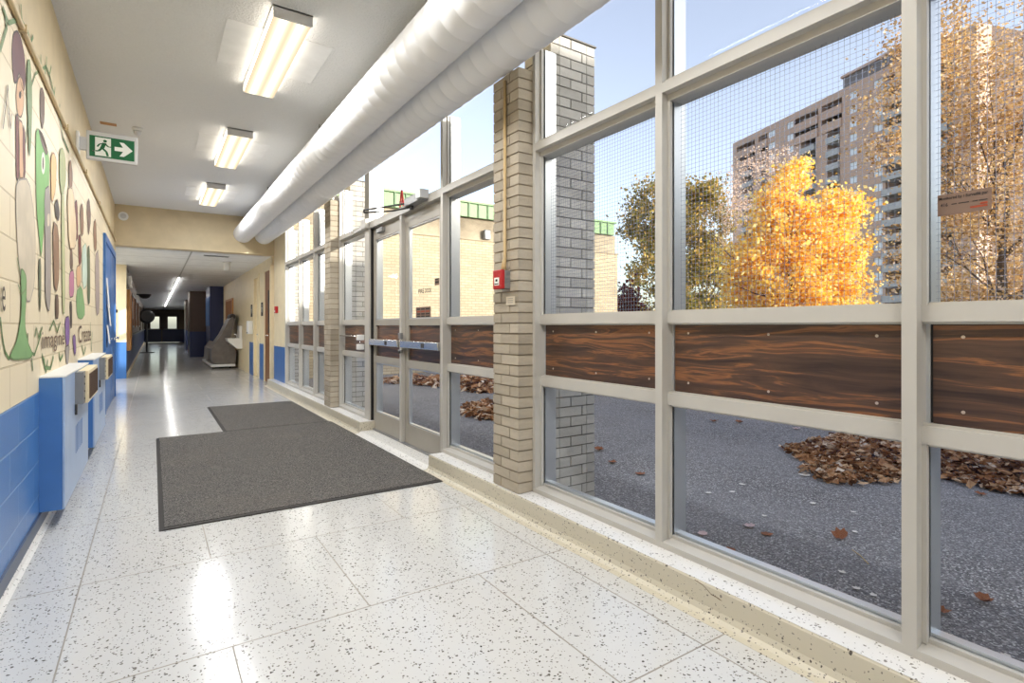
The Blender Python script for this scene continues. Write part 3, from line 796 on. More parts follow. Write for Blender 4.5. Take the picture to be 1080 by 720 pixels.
# ------------------------------------------------------------------ mural
mu = thing('wall_mural', 'painted mural of people and green vines on the cream block wall', 'mural', (XL, 6.0, 1.0))
LAY = [0]
def wp(u, v, k):
    y, z = on_x(u, v, XL+.001)
    return (XL+.0012+.0002*k, min(y, 9.02), z)
LINE = dict(green='vine', leafg='vine', olive='sage', pale='sage', sky='sage', cloth='grey', cr='tanp', skin='brown', orange='tanp', sage='vine')
def figure(name, polys):
    q = MB()
    for i, (pts, m) in enumerate(polys):
        LAY[0] += 1
        # smooth the outline a little
        sm = []
        n = len(pts)
        for j in range(n):
            a, b = pts[j], pts[(j+1) % n]
            sm.append((a[0]*.8+b[0]*.2, a[1]*.8+b[1]*.2)); sm.append((a[0]*.2+b[0]*.8, a[1]*.2+b[1]*.8))
        q.face([wp(u, v, LAY[0] % 24) for u, v in sm], 'p_'+m)
        if m not in ('dk', 'white'):
            w3 = [Vector(wp(u, v, LAY[0] % 24+1)) for u, v in sm]
            for j in range(len(w3)):
                a, b = w3[j], w3[(j+1) % len(w3)]
                if (b-a).length < 1e-4: continue
                d = (b-a).normalized(); n_ = Vector((0, -d.z, d.y))*.0045
                q.face([a+n_, a-n_, b-n_, b+n_], 'p_'+LINE.get(m, 'dk'))
    return q.build(name, mu)
def ell(u, v, a, b, n=12): return [(u+a*math.cos(2*PI*k/n), v+b*math.sin(2*PI*k/n)) for k in range(n)]
def stroke(pts, w_, m, q):
    LAY[0] += 1; k = LAY[0] % 24
    W3 = [Vector(wp(u, v, k)) for u, v in pts]
    for i in range(len(W3)-1):
        a, b = W3[i], W3[i+1]; d = (b-a).normalized(); n_ = Vector((0, -d.z, d.y))*w_
        a = a-d*w_*.4; b = b+d*w_*.4
        q.face([a+n_, a-n_, b-n_, b+n_], 'p_'+m)
figure('painted_figure', [([(14,35),(18,32),(22,40),(26,60),(27,85),(25,97),(22,88),(20,75),(18,86),(15,88),(13,70),(12.5,50)], 'maroon'), (ell(21,102,4.2,22), 'skin'), (ell(21,100,1.2,4), 'dk'),
  ([(19,125),(24,130),(25,188),(20,188)], 'skin'), ([(16,122),(19,120),(20,150),(20,186),(17,191),(16.5,150)], 'dkred'), ([(24,130),(26,140),(26.5,180),(25,192),(23.5,160)], 'dkred'),
  ([(17,190),(30,188),(36,230),(37,260),(36,300),(30,322),(22,300),(18,260),(16,215)], 'cloth')])
figure('painted_figure', [([(42,95),(44,92),(46.5,100),(46.5,125),(44,138),(42,120)], 'brown'), ([(37,140),(40,135),(44,145),(52,165),(51,200),(47,225),(43,275),(41,250),(38,220)], 'green'), ([(40,136),(45,142),(50,160),(48,164),(43,150)], 'brown'),
  (ell(45,172,2,12), 'white'), (ell(45,172,.8,7), 'dk'), ([(46,200),(52,195),(53,260),(53,310),(51,331),(47,315),(47,260)], 'grey'), ([(40,275),(42.5,272),(42.5,320),(41,331)], 'dgreen'), ([(49,225),(52,224),(52,238),(49,240)], 'cloth')])
figure('painted_figure', [([(53,165),(56,160),(59,170),(58,200),(54,216),(53,190)], 'orange'), ([(57,215),(60,208),(62.5,225),(61,234),(58,228)], 'dk'), ([(55,232),(61,240),(62,290),(59,309),(56,300)], 'tanp'), ([(58,310),(61,312),(61,335),(58,336)], 'brown')])
figure('painted_leaf', [([(62,160),(65,155),(68,165),(69,185),(67,200),(64,206),(62,185)], 'olive'), ([(64,205),(67,203),(68,330),(65,330)], 'pale')])
figure('painted_figure', [([(72,172),(74,168),(76,185),(75,200),(72,195)], 'tanp'), ([(70,200),(76,195),(80,240),(79,262),(72,262)], 'cr')])
figure('painted_figure', [([(74,262),(76,262),(77,278),(76,286),(73.5,281)], 'brown'), ([(73,287),(78,284),(78,312),(73,314)], 'pink'), ([(73,318),(76,317),(76,345),(74,347)], 'dk')])
figure('painted_figure', [([(82,250),(85,246),(86,275),(83,282)], 'dkred'), ([(80,282),(85,278),(85,300),(81,304)], 'skin'), ([(80,308),(86,300),(90,330),(86,337),(81,334)], 'leafg')])
figure('painted_figure', [([(91,215),(94,208),(96,230),(93,252)], 'brown'), ([(86,262),(91,255),(92,300),(87,306)], 'sky'), ([(91.5,262),(94.5,258),(95,318),(92,322)], 'dgreen')])
figure('painted_figure', [([(100,270),(104,262),(105,328),(101,334)], 'lilac'), ([(98,235),(101,230),(102,262),(99,266)], 'tanp')])
figure('painted_figure', [([(68,335),(73,333),(73,362),(69,366)], 'purple'), ([(68,366),(73,363),(72,380),(70,387)], 'grey')])
figure('painted_figure', [([(76,355),(79,352),(80,370),(78,376)], 'purple')])
figure('painted_figure', [([(84,218),(87,214),(88,245),(85,250)], 'tanp'), ([(78,214),(81,210),(82,250),(79,255)], 'dkred')])
figure('painted_tree', [([(21,283),(24,285),(27,292),(27,310),(25,340),(28,360),(34,374),(30,378),(14,379),(9,376),(17,360),(22,330)], 'leafg')])
figure('painted_stem', [([(28,65),(31,62),(33,100),(32,150),(30,168),(29,130),(27.5,100)], 'sage')])
q = MB()
stroke([(2,8),(8,24),(16,21),(22,22),(28,32),(33,50),(37,66),(42,74),(48,70),(52,80),(57,102),(62,122),(66,145),(72,160)], .011, 'vine', q)
for a, b in (((4,12),(6,28)), ((22,22),(21,5)), ((31,45),(34,38)), ((42,74),(42,58)), ((48,70),(48,60)), ((52,80),(54,70)), ((57,102),(58,92)), ((62,122),(63,110)), ((33,50),(34,60)), ((48,72),(47,84))): stroke([a, b], .011, 'vine', q)
stroke([(0,52),(4,38),(7,28)], .014, 'sage', q); stroke([(27,150),(31,110),(33,90),(37,78),(42,74)], .008, 'sage', q)
stroke([(0,335),(2,355),(5,371),(9,378),(14,370),(18,358)], .009, 'vine', q); stroke([(27,352),(31,371),(36,374),(40,362),(43,352)], .009, 'vine', q); stroke([(29,362),(29,352)], .01, 'vine', q)
stroke([(46,378),(48,392),(50,380)], .012, 'vine', q); stroke([(44,374),(47,388),(53,388),(56,376)], .012, 'vine', q); stroke([(62,372),(63,380),(66,374)], .012, 'vine', q)
stroke([(33,378),(34,390)], .011, 'vine', q); stroke([(86,364),(88,374),(90,366)], .012, 'vine', q); stroke([(95,340),(96,370),(97,350)], .012, 'vine', q)
stroke([(36,355),(38,346),(40,356),(44,345)], .008, 'vine', q); stroke([(52,348),(56,338),(60,350),(63,340)], .009, 'vine', q); stroke([(66,345),(67,352)], .01, 'vine', q)
stroke([(18,300),(22,310),(26,305),(27,296)], .006, 'sage', q); stroke([(17,272),(20,286)], .006, 'vine', q); stroke([(2,135),(6,100),(7,90),(8,120)], .006, 'dk', q); stroke([(8,118),(10,135),(11,120)], .006, 'brown', q)
for u, v in ((21,95),(20,110),(22,118),(27,215),(24,240),(30,262),(26,285)): stroke([(u, v), (u+1, v+6)], .004, 'dk', q)
q.build('painted_vine', mu)
def word(s, u0, v0, u1, v1, hpx, m):
    q = MB()
    y0, z0 = on_x(u0, v0, XL); y1, _ = on_x(u1, v1, XL); _, zt_ = on_x(u0, v0-hpx, XL)
    text_pts(q, s, m, (y0, y1, z0-.0, zt_), lambda a, b: (XL+.0062, a, b), 0)
    q.build('lettering', mu)
word('imagine', 43, 374, 67, 366, 24, 'p_brown'); word('Create', 82, 362, 95, 356, 19, 'p_brown'); word('e', .3, 328, 3.8, 328, 27, 'p_dk')

# ------------------------------------------------------------------ wall heaters
def heater(y0, y1, label):
    t = thing('wall_heater', label, 'heater', (XL, (y0+y1)/2, .1), 'blue wall heaters')
    x1 = XL+.118
    q = MB(); q.box(XL+.0, x1-.012, y0, y1, .105, .893, 'bluel'); q.build('cabinet', t)
    q = MB(); q.box(x1-.012, x1, y0, y1, .105, .893, 'bluef', bev=.003)
    for k in range(6):
        yy = y0+.55+k*.075
        q.box(x1-.001, x1+.0015, yy, yy+.018, .33, .52, 'bluep')
    q.build('front_panel', t)
    q = MB(); q.box(XL, x1+.004, y0-.004, y1+.004, .893, .902, 'white'); q.build('top', t)
    yb0, yb1 = y0+.50, y1-.02
    q = MB(); q.box(x1, x1+.062, yb0+.14, yb1, .66, .885, 'creamp', bev=.005); o = q.build('outlet', t)
    q = MB(); q.box(x1+.06, x1+.066, yb0+.175, yb1-.035, .685, .862, 'grille')
    for k in range(16):
        yy = yb0+.18+(yb1-yb0-.22)*k/16; q.box(x1+.066, x1+.07, yy, yy+.004, .685, .862, 'brown')
    q.build('grille', o)
    q = MB(); q.box(x1, x1+.045, yb0, yb0+.14, .67, .885, 'steel')
    for k in range(4): q.cyl((x1+.045, yb0+.07, .70+k*.05), (x1+.049, yb0+.07, .70+k*.05), .007, 'dark', 8)
    q.box(x1-.0, x1+.012, yb0-.006, yb0+.02, .60, .67, 'dark')
    q.build('control_panel', t)
heater(4.17, 5.57, 'nearer blue wall heater with white top and bronze grille')
heater(6.14, 7.5, 'farther blue wall heater beside the blue door')

# blue double door in the mural wall; white sheets stand in for sun patches
d3 = struct('door_3', (XL, 10.3, 0))
q = B((XL-.002, XL+.03, 9.07, 9.17, 0, 2.45, 'bluep'), (XL-.002, XL+.03, 11.4, 11.5, 0, 2.45, 'bluep'), (XL-.002, XL+.03, 9.17, 11.4, 2.35, 2.45, 'bluep')); q.build('door_frame', d3)
for a, b in ((9.18, 10.27), (10.29, 11.39)):
    q = B((XL-.001, XL+.016, a, b, .01, 2.34, 'bluep'))
    q.box(XL+.016, XL+.02, a+.15, b-.15, .2, .9, 'bluel'); q.build('door_leaf', d3)
    q = MB(); q.cyl((XL+.016, b-.09, 1.0), (XL+.06, b-.09, 1.0), .012, 'chrome', 8); q.cyl((XL+.06, b-.09, 1.0), (XL+.08, b-.09, 1.0), .028, 'chrome', 12); q.build('door_knob', d3)
for i, (yy, zz, h_, m, lab) in enumerate(((9.3, 1.45, .42, 'paper', 'white sheet shaped as the highest sun patch on the blue door'), (9.62, 1.2, .3, 'paper', 'white sheet shaped as the mid height sun patch on the blue door'), (9.4, .95, .26, 'paper', 'white sheet shaped as the lowest sun patch on the blue door'))):
    q = MB()
    q.prism([(XL+.02, zz+h_), (XL+.022, zz+h_), (XL+.05, zz), (XL+.048, zz)], 'y', yy, yy+.26, m)
    tagged(q.build('sun_patch_sheet'), lab, 'notice', 'sun patch sheets on the blue door')

# ------------------------------------------------------------------ corridor furniture
XLC = XL+.05
q = B((XLC, XLC+.05, 15.45, 16.9, .62, 2.05, 'oak')); nb = thing('notice_board', 'honey coloured wooden board on the corridor wall past the opening', 'board', (XLC, 16, .6))
q.build('board', nb); B((XLC+.05, XLC+.062, 15.45, 15.53, .62, 2.05, 'oak'), (XLC+.05, XLC+.062, 16.82, 16.9, .62, 2.05, 'oak'), (XLC+.05, XLC+.062, 15.53, 16.82, 1.97, 2.05, 'oak'), (XLC+.05, XLC+.062, 15.53, 16.82, .62, .70, 'oak')).build('frame', nb)
el = thing('emergency_light', 'small white emergency lamp box high on the corridor wall', 'lamp', (XLC, 15.8, 2.15))
q = MB(); q.box(XLC, XLC+.09, 15.6, 15.95, 2.17, 2.38, 'white', bev=.01); q.build('box', el)
for y in (15.66, 15.89): q = MB(); q.cyl((XLC+.05, y, 2.17), (XLC+.06, y, 2.10), .045, 'white', 14); q.build('lamp_head', el)
q = B((-.75, -.66, YR1-.006, YR1, 1.50, 1.57, 'ink')); q.box(-.735, -.70, YR1-.008, YR1-.005, 1.52, 1.55, 'signw')
tagged(q.build('room_plate'), 'black room number plate on the sunlit cream pilaster', 'plate')
wf = thing('wall_fan', 'black bowl shaped fixture high on the dark corridor wall', 'fixture', (XLC, 24.5, 2.2))
q = MB(); q.tube([(XLC+.26, 24.5, 2.22), (XLC+.26, 24.5, 2.26), (XLC+.26, 24.5, 2.36), (XLC+.26, 24.5, 2.39)], [.06, .14, .21, .2], 'dark', 18); q.build('bowl', wf)
q = MB(); q.tube([(XLC, 24.5, 2.38), (XLC+.2, 24.5, 2.34)], .02, 'dark', 8); q.build('bracket', wf)
pf = thing('pedestal_fan', 'black pedestal fan standing on the corridor floor', 'fan', (-.22, 29.0, 0))
q = MB(); q.tube([(-.22, 29, 0), (-.22, 29, .03), (-.22, 29, .05)], [.3, .28, .06], 'dark', 24); q.build('base', pf)
q = MB(); q.cyl((-.22, 29, .04), (-.22, 29, 1.45), .035, 'dark', 12); q.build('pole', pf)
q = MB(); fc = Vector((-.22, 28.92, 1.62)); n1 = Vector((.15, -1, 0)).normalized()
q.tube([fc+n1*.08, fc+n1*.0, fc-n1*.08], [.22, .31, .22], 'dark', 28); q.build('guard', pf)
q = MB(); q.cyl(fc-n1*.08, fc-n1*.26, .09, 'dark', 14); q.build('motor', pf)
# rail and boards along the dark wall
B((XLC, XLC+.07, 17.5, 44, .93, .975, 'steel')).build('trim_8', kind='structure')
for i, (y, lab) in enumerate(((18.2, 'framed board nearest on the dark corridor wall'), (22.0, 'second framed board along the dark corridor wall'), (26.2, 'farthest framed board on the dark corridor wall before the windows'))):
    t = thing('wall_board', lab, 'board', (XLC, y+1, 1.2), 'boards on the dark corridor wall')
    B((XLC, XLC+.03, y, y+2.2, 1.15, 2.1, 'cork')).build('panel', t)
    B((XLC+.03, XLC+.045, y, y+.06, 1.15, 2.1, 'steel'), (XLC+.03, XLC+.045, y+2.14, y+2.2, 1.15, 2.1, 'steel'), (XLC+.03, XLC+.045, y+.06, y+2.14, 2.04, 2.1, 'steel'), (XLC+.03, XLC+.045, y+.06, y+2.14, 1.15, 1.21, 'steel')).build('frame', t)
    B((XLC+.03, XLC+.034, y+.4, y+.9, 1.4, 1.9, 'paper')).build('sheet', t)

# corridor right side
for y, lab in ((12.98, 'black door sign between the brown and the cream door'), (14.5, 'black door sign past the cream washroom door')):
    q = MB(); q.box(XR-.008, XR, y, y+.22, 1.42, 1.72, 'ink', bev=.003)
    ps = q.build('door_sign'); tagged(ps, lab, 'sign', 'black door signs')
    q = MB(); cy, cz = y+.11, 1.62
    q.face([(XR-.0095, cy+.022*math.cos(k*PI/5), cz+.04+.022*math.sin(k*PI/5)) for k in range(10)], 'signw'); q.face([(XR-.0095, cy-.04, cz), (XR-.0095, cy+.04, cz), (XR-.0095, cy+.02, cz-.12), (XR-.0095, cy-.02, cz-.12)], 'signw')
    q.build('pictogram', ps)
q = MB(); q.box(XR-.11, XR, 14.42, 14.72, 1.0, 1.32, 'white', bev=.02); dp = thing('paper_dispenser', 'white dispenser box on the wall below a black door sign', 'dispenser', (XR, 14.57, 1.0)); q.build('body', dp)
B((XR-.112, XR-.108, 14.47, 14.67, 1.02, 1.05, 'steel')).build('slot', dp)
fp = thing('fire_pull', 'small red fire pull box on the wall end by the last window', 'fire alarm', (XF, 11.35, 1.45))
q = MB(); q.box(XF-.05, XF, 11.32, 11.44, 1.45, 1.58, 'red', bev=.006); q.build('cover', fp); B((XF-.053, XF-.049, 11.35, 11.41, 1.47, 1.5, 'signw')).build('pull_label', fp)
# covered parked apparatus
ap = thing('covered_machine', 'dark covered machine with a slanted back by the corridor wall', 'equipment', (1.75, 18.2, 0))
q = MB(); q.prism([(1.93, 1.38), (1.86, 1.46), (1.78, 1.36), (1.60, .96), (1.44, .72), (1.36, .55), (1.36, .20), (1.50, .14), (1.94, .14), (1.97, .45), (1.90, .62), (1.78, .66), (1.84, .95)], 'y', 17.0, 17.9, 'cover')
q.prism([(1.90, .60), (1.50, .74), (1.36, .55), (1.34, .2), (1.5, .14), (1.92, .14)], 'y', 17.9, 19.6, 'cover'); q.build('cover', ap)
q = MB(); q.tube([(1.89, 17.0, 1.45), (1.89, 17.15, 1.46), (1.89, 17.7, 1.46), (1.89, 17.9, 1.44)], [.06, .085, .085, .06], 'dark', 12); q.build('top_roll', ap)
q = MB(); q.box(1.34, 1.94, 17.0, 20.2, .06, .13, 'white', bev=.01); q.build('frame', ap)
for xx in (1.42, 1.84):
    for yy in (17.3, 20.0): q = MB(); q.cyl((xx-.02, yy, .06), (xx+.02, yy, .06), .06, 'dark', 14); q.build('wheel', ap)
df = thing('drinking_fountain', 'white drinking fountain on the corridor wall behind the covered machine', 'fountain', (XR, 16.5, .6))
q = MB(); q.prism([(XR, .58), (XR-.12, .58), (XR-.34, .78), (XR-.36, .86), (XR, .86)], 'y', 16.3, 16.85, 'white'); q.build('basin', df)
B((XR-.06, XR, 16.35, 16.8, .86, 1.2, 'white')).build('back_panel', df)
q = MB(); q.tube([(XR-.1, 16.58, .86), (XR-.1, 16.58, .95), (XR-.16, 16.58, .97)], .012, 'chrome', 8); q.build('spout', df)
cb = thing('cork_board', 'brown cork board on the cream corridor wall', 'board', (XR, 19, 1.2))
B((XR-.03, XR, 18.3, 19.9, 1.22, 1.98, 'cork')).build('panel', cb); B((XR-.04, XR, 18.22, 18.3, 1.16, 2.04, 'oak'), (XR-.04, XR, 19.9, 19.98, 1.16, 2.04, 'oak'), (XR-.04, XR, 18.3, 19.9, 1.98, 2.04, 'oak'), (XR-.04, XR, 18.3, 19.9, 1.16, 1.22, 'oak')).build('frame', cb)
# blue pilaster, then two dark pilasters
q = B((1.62, XR+.05, 21.0, 22.6, 0, zlow(22)+.05, 'navy')); q.box(1.60, 1.62, 21.1, 22.5, 1.2, 2.2, 'bluep'); q.build('pilaster_blue', kind='structure')
for y, x in ((24.0, 1.18), (31.0, 1.36)):
    B((x, XR+.05, y, y+1.6, 0, .98, 'navy'), (x, XR+.05, y, y+1.6, .98, zlow(y)+.03, 'brown')).build('pilaster_dark', kind='structure')
# bright line of the corridor ceiling built as lamps, added to brighten it
for k, (y0, y1) in enumerate(((18.0, 24.0), (24.6, 31.6), (32.2, 39.2))):
    t_ = thing('added_strip', ('nearest added light strip on the bright line of the corridor ceiling', 'second added light strip along the bright line of the corridor ceiling', 'farthest added light strip on the bright line of the corridor ceiling')[k], 'light', (.62, (y0+y1)/2, zlow((y0+y1)/2)), 'added strip lights of the corridor')
    def sl_box(x0, x1, ya, yb, d0, d1, m):
        q = MB(); a_, b_ = zlow(ya), zlow(yb)
        q.prism([(ya, a_-d1), (yb, b_-d1), (yb, b_-d0), (ya, a_-d0)], 'x', x0, x1, m); return q
    sl_box(.61, .63, y0+.03, y1-.03, .014, .034, 'strip').build('diffuser', t_)
    sl_box(.59, .65, y0, y1, .005, .014, 'signb').build('housing', t_)
# ceiling devices in the corridor
sd = thing('ceiling_speaker', 'white cylinder hanging from the corridor ceiling', 'detector', (1.35, 13.6, zlow(13.6)))
q = MB(); q.cyl((1.36, 13.4, zlow(13.4)), (1.36, 13.4, zlow(13.4)-.19), .065, 'white', 20); q.build('body', sd)
q = MB(); q.cyl((1.36, 13.4, zlow(13.4)), (1.36, 13.4, zlow(13.4)-.02), .09, 'white', 20); q.build('base', sd)
cv = thing('ceiling_vent', 'flat grey vent strip in the corridor ceiling by the beam', 'vent', (1.05, 12.45, zlow(12.4)))
q = B((.85, 1.3, 12.35, 12.5, zlow(12.4)-.012, zlow(12.4)-.004, 'grid'))
for k in range(4): q.box(.87, 1.28, 12.365+k*.033, 12.38+k*.033, zlow(12.4)-.014, zlow(12.4)-.011, 'steel')
q.build('grille', cv)

# ------------------------------------------------------------------ outside
q = B((2.19, 60, -30, 60, -.3, -.01, 'asphalt')); q.build('ground', kind='structure')
q = B((60, 190, -80, 190, -.4, -.05, 'grass'), (-40, 60, 60, 190, -.4, -.05, 'grass'), (-60, -.9, -40, 60, -.4, -.05, 'grass')); q.build('ground_grass', kind='structure')
# school wing
YW = 12.9
wg = thing('school_wing', 'sunlit pale brick school wing with a green metal roof edge', 'building', (8, YW, 0))
q = B((2.2, 12.74, YW, YW+6, -.05, 3.55, 'wing')); q.build('wall', wg)
q = B((2.2, 12.68, YW+.04, YW+6, 3.57, 4.15, 'band')); q.box(2.2, 12.8, YW-.03, YW+6, 3.545, 3.575, 'band'); q.build('parapet', wg)
q = B((2.2, 12.52, YW-.08, YW+6, 4.15, 4.52, 'green'), (2.2, 12.58, YW-.14, YW+6, 4.52, 4.57, 'green'))
x = 2.3
while x < 12.5: q.box(x, x+.04, YW-.115, YW-.08, 4.15, 4.52, 'greend'); x += .3
q.build('roof_edge', wg)
w2 = thing('school_wing', 'second pale brick school wing, behind the viewer, that shades the asphalt', 'building', (20, -10, 0))
q = B((2.6, 44, -15, -7, -.05, 4.2, 'wing')); q.build('wall', w2)
q = B((2.6, 44, -15, -7.04, 4.2, 4.82, 'band')); q.build('parapet', w2)
q = B((2.6, 44.1, -15, -6.96, 4.82, 5.22, 'green')); q.build('roof_edge', w2)
wl_ = thing('wall_lamp', 'grey lamp fixed on the sunlit wall of the school wing', 'lamp', (7.7, YW, 3.6))
q = MB(); q.box(7.6, 7.8, YW-.12, YW, 3.58, 3.85, 'steel', bev=.03); q.build('housing', wl_); B((7.63, 7.77, YW-.13, YW-.118, 3.6, 3.7, 'signb')).build('lens', wl_)
# leaf litter
def leafshape(q, c, sz, ang, curl, mat_, tilt=0.0):
    pts = [(0, -.5), (.2, -.40), (.36, -.34), (.34, -.12), (.44, .10), (.28, .18), (.18, .34), (0, .5), (-.18, .34), (-.28, .18), (-.44, .10), (-.34, -.12), (-.36, -.34), (-.2, -.40)]
    ca, sa = math.cos(ang), math.sin(ang); m = q.bm.verts.new((c[0], c[1], c[2]+.004))
    vs = []
    for a, b in pts:
        z = curl*(a*a+b*b)*sz*2.4+tilt*a*sz
        vs.append(q.bm.verts.new((c[0]+(a*ca-b*sa)*sz, c[1]+(a*sa+b*ca)*sz, c[2]+.004+z)))
    for i in range(len(vs)): q.face([m, vs[i], vs[(i+1) % len(vs)]], mat_)
def pile(label, cells, n, sz, seed, gz=.0, hmax=.10):
    q = MB(); rr = random.Random(seed)
    tot = sum(c[2]*c[3] for c in cells)
    for k in range(n):
        r_ = rr.random()*tot; acc = 0
        for c in cells:
            acc += c[2]*c[3]
            if r_ <= acc: break
        a = rr.random()*2*PI; d = math.sqrt(rr.random())
        x, y = c[0]+c[2]*d*math.cos(a), c[1]+c[3]*d*math.sin(a)
        z = hmax*(1-d*d)*rr.random()
        s_ = sz*rr.uniform(.6, 1.2); n_ = Vector((rr.gauss(0, .5), rr.gauss(0, .5), 1)).normalized(); t_ = n_.orthogonal().normalized(); t_ = Matrix.Rotation(rr.random()*6.28, 3, n_) @ t_; b_ = n_.cross(t_)
        p = Vector((x, y, gz+z+.01)); cu = n_*s_*rr.uniform(.0, .35)
        v = [p-t_*s_*.55, p-b_*s_*.36+cu*.5, p+t_*s_*.55+cu*.2, p+b_*s_*.36+cu]
        q.face(v[:3], 'litter'); f = q.face([v[0], v[2], v[3]], 'litter')
    o = q.build('leaf_pile'); o['kind'] = 'stuff'; tagged(o, label, 'leaves'); return o
def gnd(u, v, z=0.0):
    a, b, c = ray(u, v); d = (z-EYE)/c; return a*d, b*d
cells = []
for u, v, du, dv in ((865, 478, 20, 10), (890, 492, 42, 16), (925, 480, 36, 22), (960, 485, 40, 24), (1000, 482, 45, 20), (1045, 492, 45, 20), (1090, 500, 50, 22), (1140, 505, 50, 22), (850, 473, 10, 3)):
    x, y = gnd(u, v); x2, y2 = gnd(u, v-dv); x3, y3 = gnd(u+du, v); cells.append((x, y, max(.18, math.hypot(x3-x, y3-y)*.9), max(.18, math.hypot(x2-x, y2-y)*.6)))
cells2 = []
# orient the pile cells along the view so they keep the outline of the heap on the ground
def oriented(px, name, label, n, sz, seed, hmax):
    q = MB(); rr = random.Random(seed)
    # outline in ground coordinates
    poly_ = [gnd(u, v) for u, v in px]
    xs = [p[0] for p in poly_]; ys = [p[1] for p in poly_]
    def inside(x, y):
        c = False; j = len(poly_)-1
        for i in range(len(poly_)):
            xi, yi = poly_[i]; xj, yj = poly_[j]
            if (yi > y) != (yj > y) and x < (xj-xi)*(y-yi)/(yj-yi)+xi: c = not c
            j = i
        return c
    def edge(x, y):
        m = 9
        for i in range(len(poly_)):
            a = Vector(poly_[i]); b = Vector(poly_[(i+1) % len(poly_)]); p = Vector((x, y)); t = max(0, min(1, (p-a).dot(b-a)/max(1e-6, (b-a).length_squared)))
            m = min(m, (p-(a+(b-a)*t)).length)
        return m
    k = 0
    while k < n:
        x = rr.uniform(min(xs)-.15, max(xs)+.15); y = rr.uniform(min(ys)-.15, max(ys)+.15)
        ins = inside(x, y); e = edge(x, y)
        if not ins and (e > .22 or rr.random() < e/.22+.35): continue
        k += 1
        z = (min(1, e/.35)*hmax*rr.random() if ins else 0)+.008
        s_ = sz*rr.uniform(.6, 1.25); n_ = Vector((rr.gauss(0, .45), rr.gauss(0, .45), 1)).normalized(); t_ = n_.orthogonal().normalized(); t_ = Matrix.Rotation(rr.random()*6.28, 3, n_) @ t_; b_ = n_.cross(t_)
        p = Vector((x, y, z)); cu = n_*s_*rr.uniform(.0, .4)
        c0 = q.bm.verts.new(p)
        out = []
        for j in range(7):
            aa = 2*PI*j/7; rd = s_*(.55 if j % 2 == 0 else .34)
            out.append(q.bm.verts.new(p+t_*math.cos(aa)*rd+b_*math.sin(aa)*rd*.8+cu*(.4+.6*abs(math.sin(aa)))))
        for j in range(7): q.face([c0, out[j], out[(j+1) % 7]], 'litter')
    o = q.build(name); o['kind'] = 'stuff'; tagged(o, label, 'leaves')
oriented([(838, 473), (858, 470), (880, 464), (905, 457), (935, 455), (980, 458), (1040, 466), (1120, 478), (1240, 500), (1240, 545), (1120, 528), (1060, 517), (1010, 507), (985, 499), (955, 500), (925, 504), (900, 507), (880, 506), (864, 500), (856, 487)], 'leaf_pile', 'heap of fallen brown leaves on the asphalt outside the near windows', 8500, .072, 5, .10)
oriented([(404, 401), (440, 400), (470, 400), (500, 398), (560, 400), (600, 404), (600, 410), (540, 413), (505, 414), (480, 410), (440, 405), (404, 404)], 'leaf_pile', 'band of fallen leaves along the foot of the school wing', 2400, .14, 6, .10)
oriented([(490, 432), (505, 425), (530, 424), (575, 428), (575, 440), (535, 443), (508, 441), (492, 437)], 'leaf_pile', 'small leaf heap on the asphalt outside the entrance doors', 900, .11, 7, .08)
# single leaves
def leafthing(u, v, sz, m, label, curl=.25, group=None, ang=None, tilt=0.0):
    x, y = gnd(u, v); q = MB(); leafshape(q, (x, y, -.009), sz*.8, R.random()*6.28 if ang is None else ang, curl, m, tilt)
    o = q.build('fallen_leaf', loc=(x, y, 0)); tagged(o, label, 'leaf', group)
leafthing(885, 566, .11, 'leaf_b', 'curled brown leaf on the asphalt beside a pale twig', .7, None, .6, .5)
leafthing(741, 562, .085, 'leaf_p', 'pale pinkish leaf on the asphalt close to the window frame', .2)
leafthing(790, 554, .09, 'leaf_p', 'larger pale grey leaf on the asphalt behind the middle pane', .3)
leafthing(809, 562, .09, 'leaf_b', 'dull reddish leaf lying flat on the asphalt by a grey leaf', .08)
leafthing(768, 578, .10, 'leaf_b', 'faint brown leaf flat on asphalt nearest the frame corner', .04)
leafthing(992, 644, .095, 'leaf_b', 'brown leaf at the frame edge of the nearest window', .5)
leafthing(1038, 633, .095, 'leaf_b', 'brown curled leaf in the middle of the nearest window pane', .6)
leafthing(848, 500, .12, 'leaf_w', 'white scrap lying on the asphalt left of the leaf heap', .1)
leafthing(1035, 521, .1, 'leaf_b', 'brown leaf on the asphalt just below the leaf heap', .4)
leafthing(753, 444, .14, 'leaf_b', 'tan leaf far out on the asphalt at the panel foot', .4)
leafthing(780, 445, .14, 'leaf_b', 'second tan leaf far out on the asphalt beside another', .4)
leafthing(840, 452, .12, 'leaf_p', 'pale leaf on the asphalt above the leaf heap tip', .4)
leafthing(675, 499, .11, 'leaf_b', 'rust coloured leaf on the asphalt behind the pane by the fin', .2)
leafthing(632, 474, .14, 'leaf_b', 'brown leaf on the asphalt next to the brick fin', .4)
leafthing(646, 487, .12, 'leaf_b', 'dark leaf on the asphalt farther from the brick fin', .3)
for u, v in ((747, 519), (772, 518), (783, 510), (806, 543), (900, 539), (902, 560), (888, 602), (903, 619), (921, 626), (857, 530), (1060, 690)):
    leafthing(u, v, .045 if v > 530 else .06, 'leaf_w', 'small bleached leaf scrap lying on the dark asphalt', .2, 'bleached leaf scraps')
x0, y0 = gnd(899, 580); x1, y1 = gnd(916, 595)
q = MB(); q.tube([(x0, y0, .002), ((x0+x1)/2+.006, (y0+y1)/2, .005), (x1, y1, .002)], .0028, 'twig', 6); tagged(q.build('twig'), 'thin pale twig lying on the asphalt by the curled leaf', 'twig')

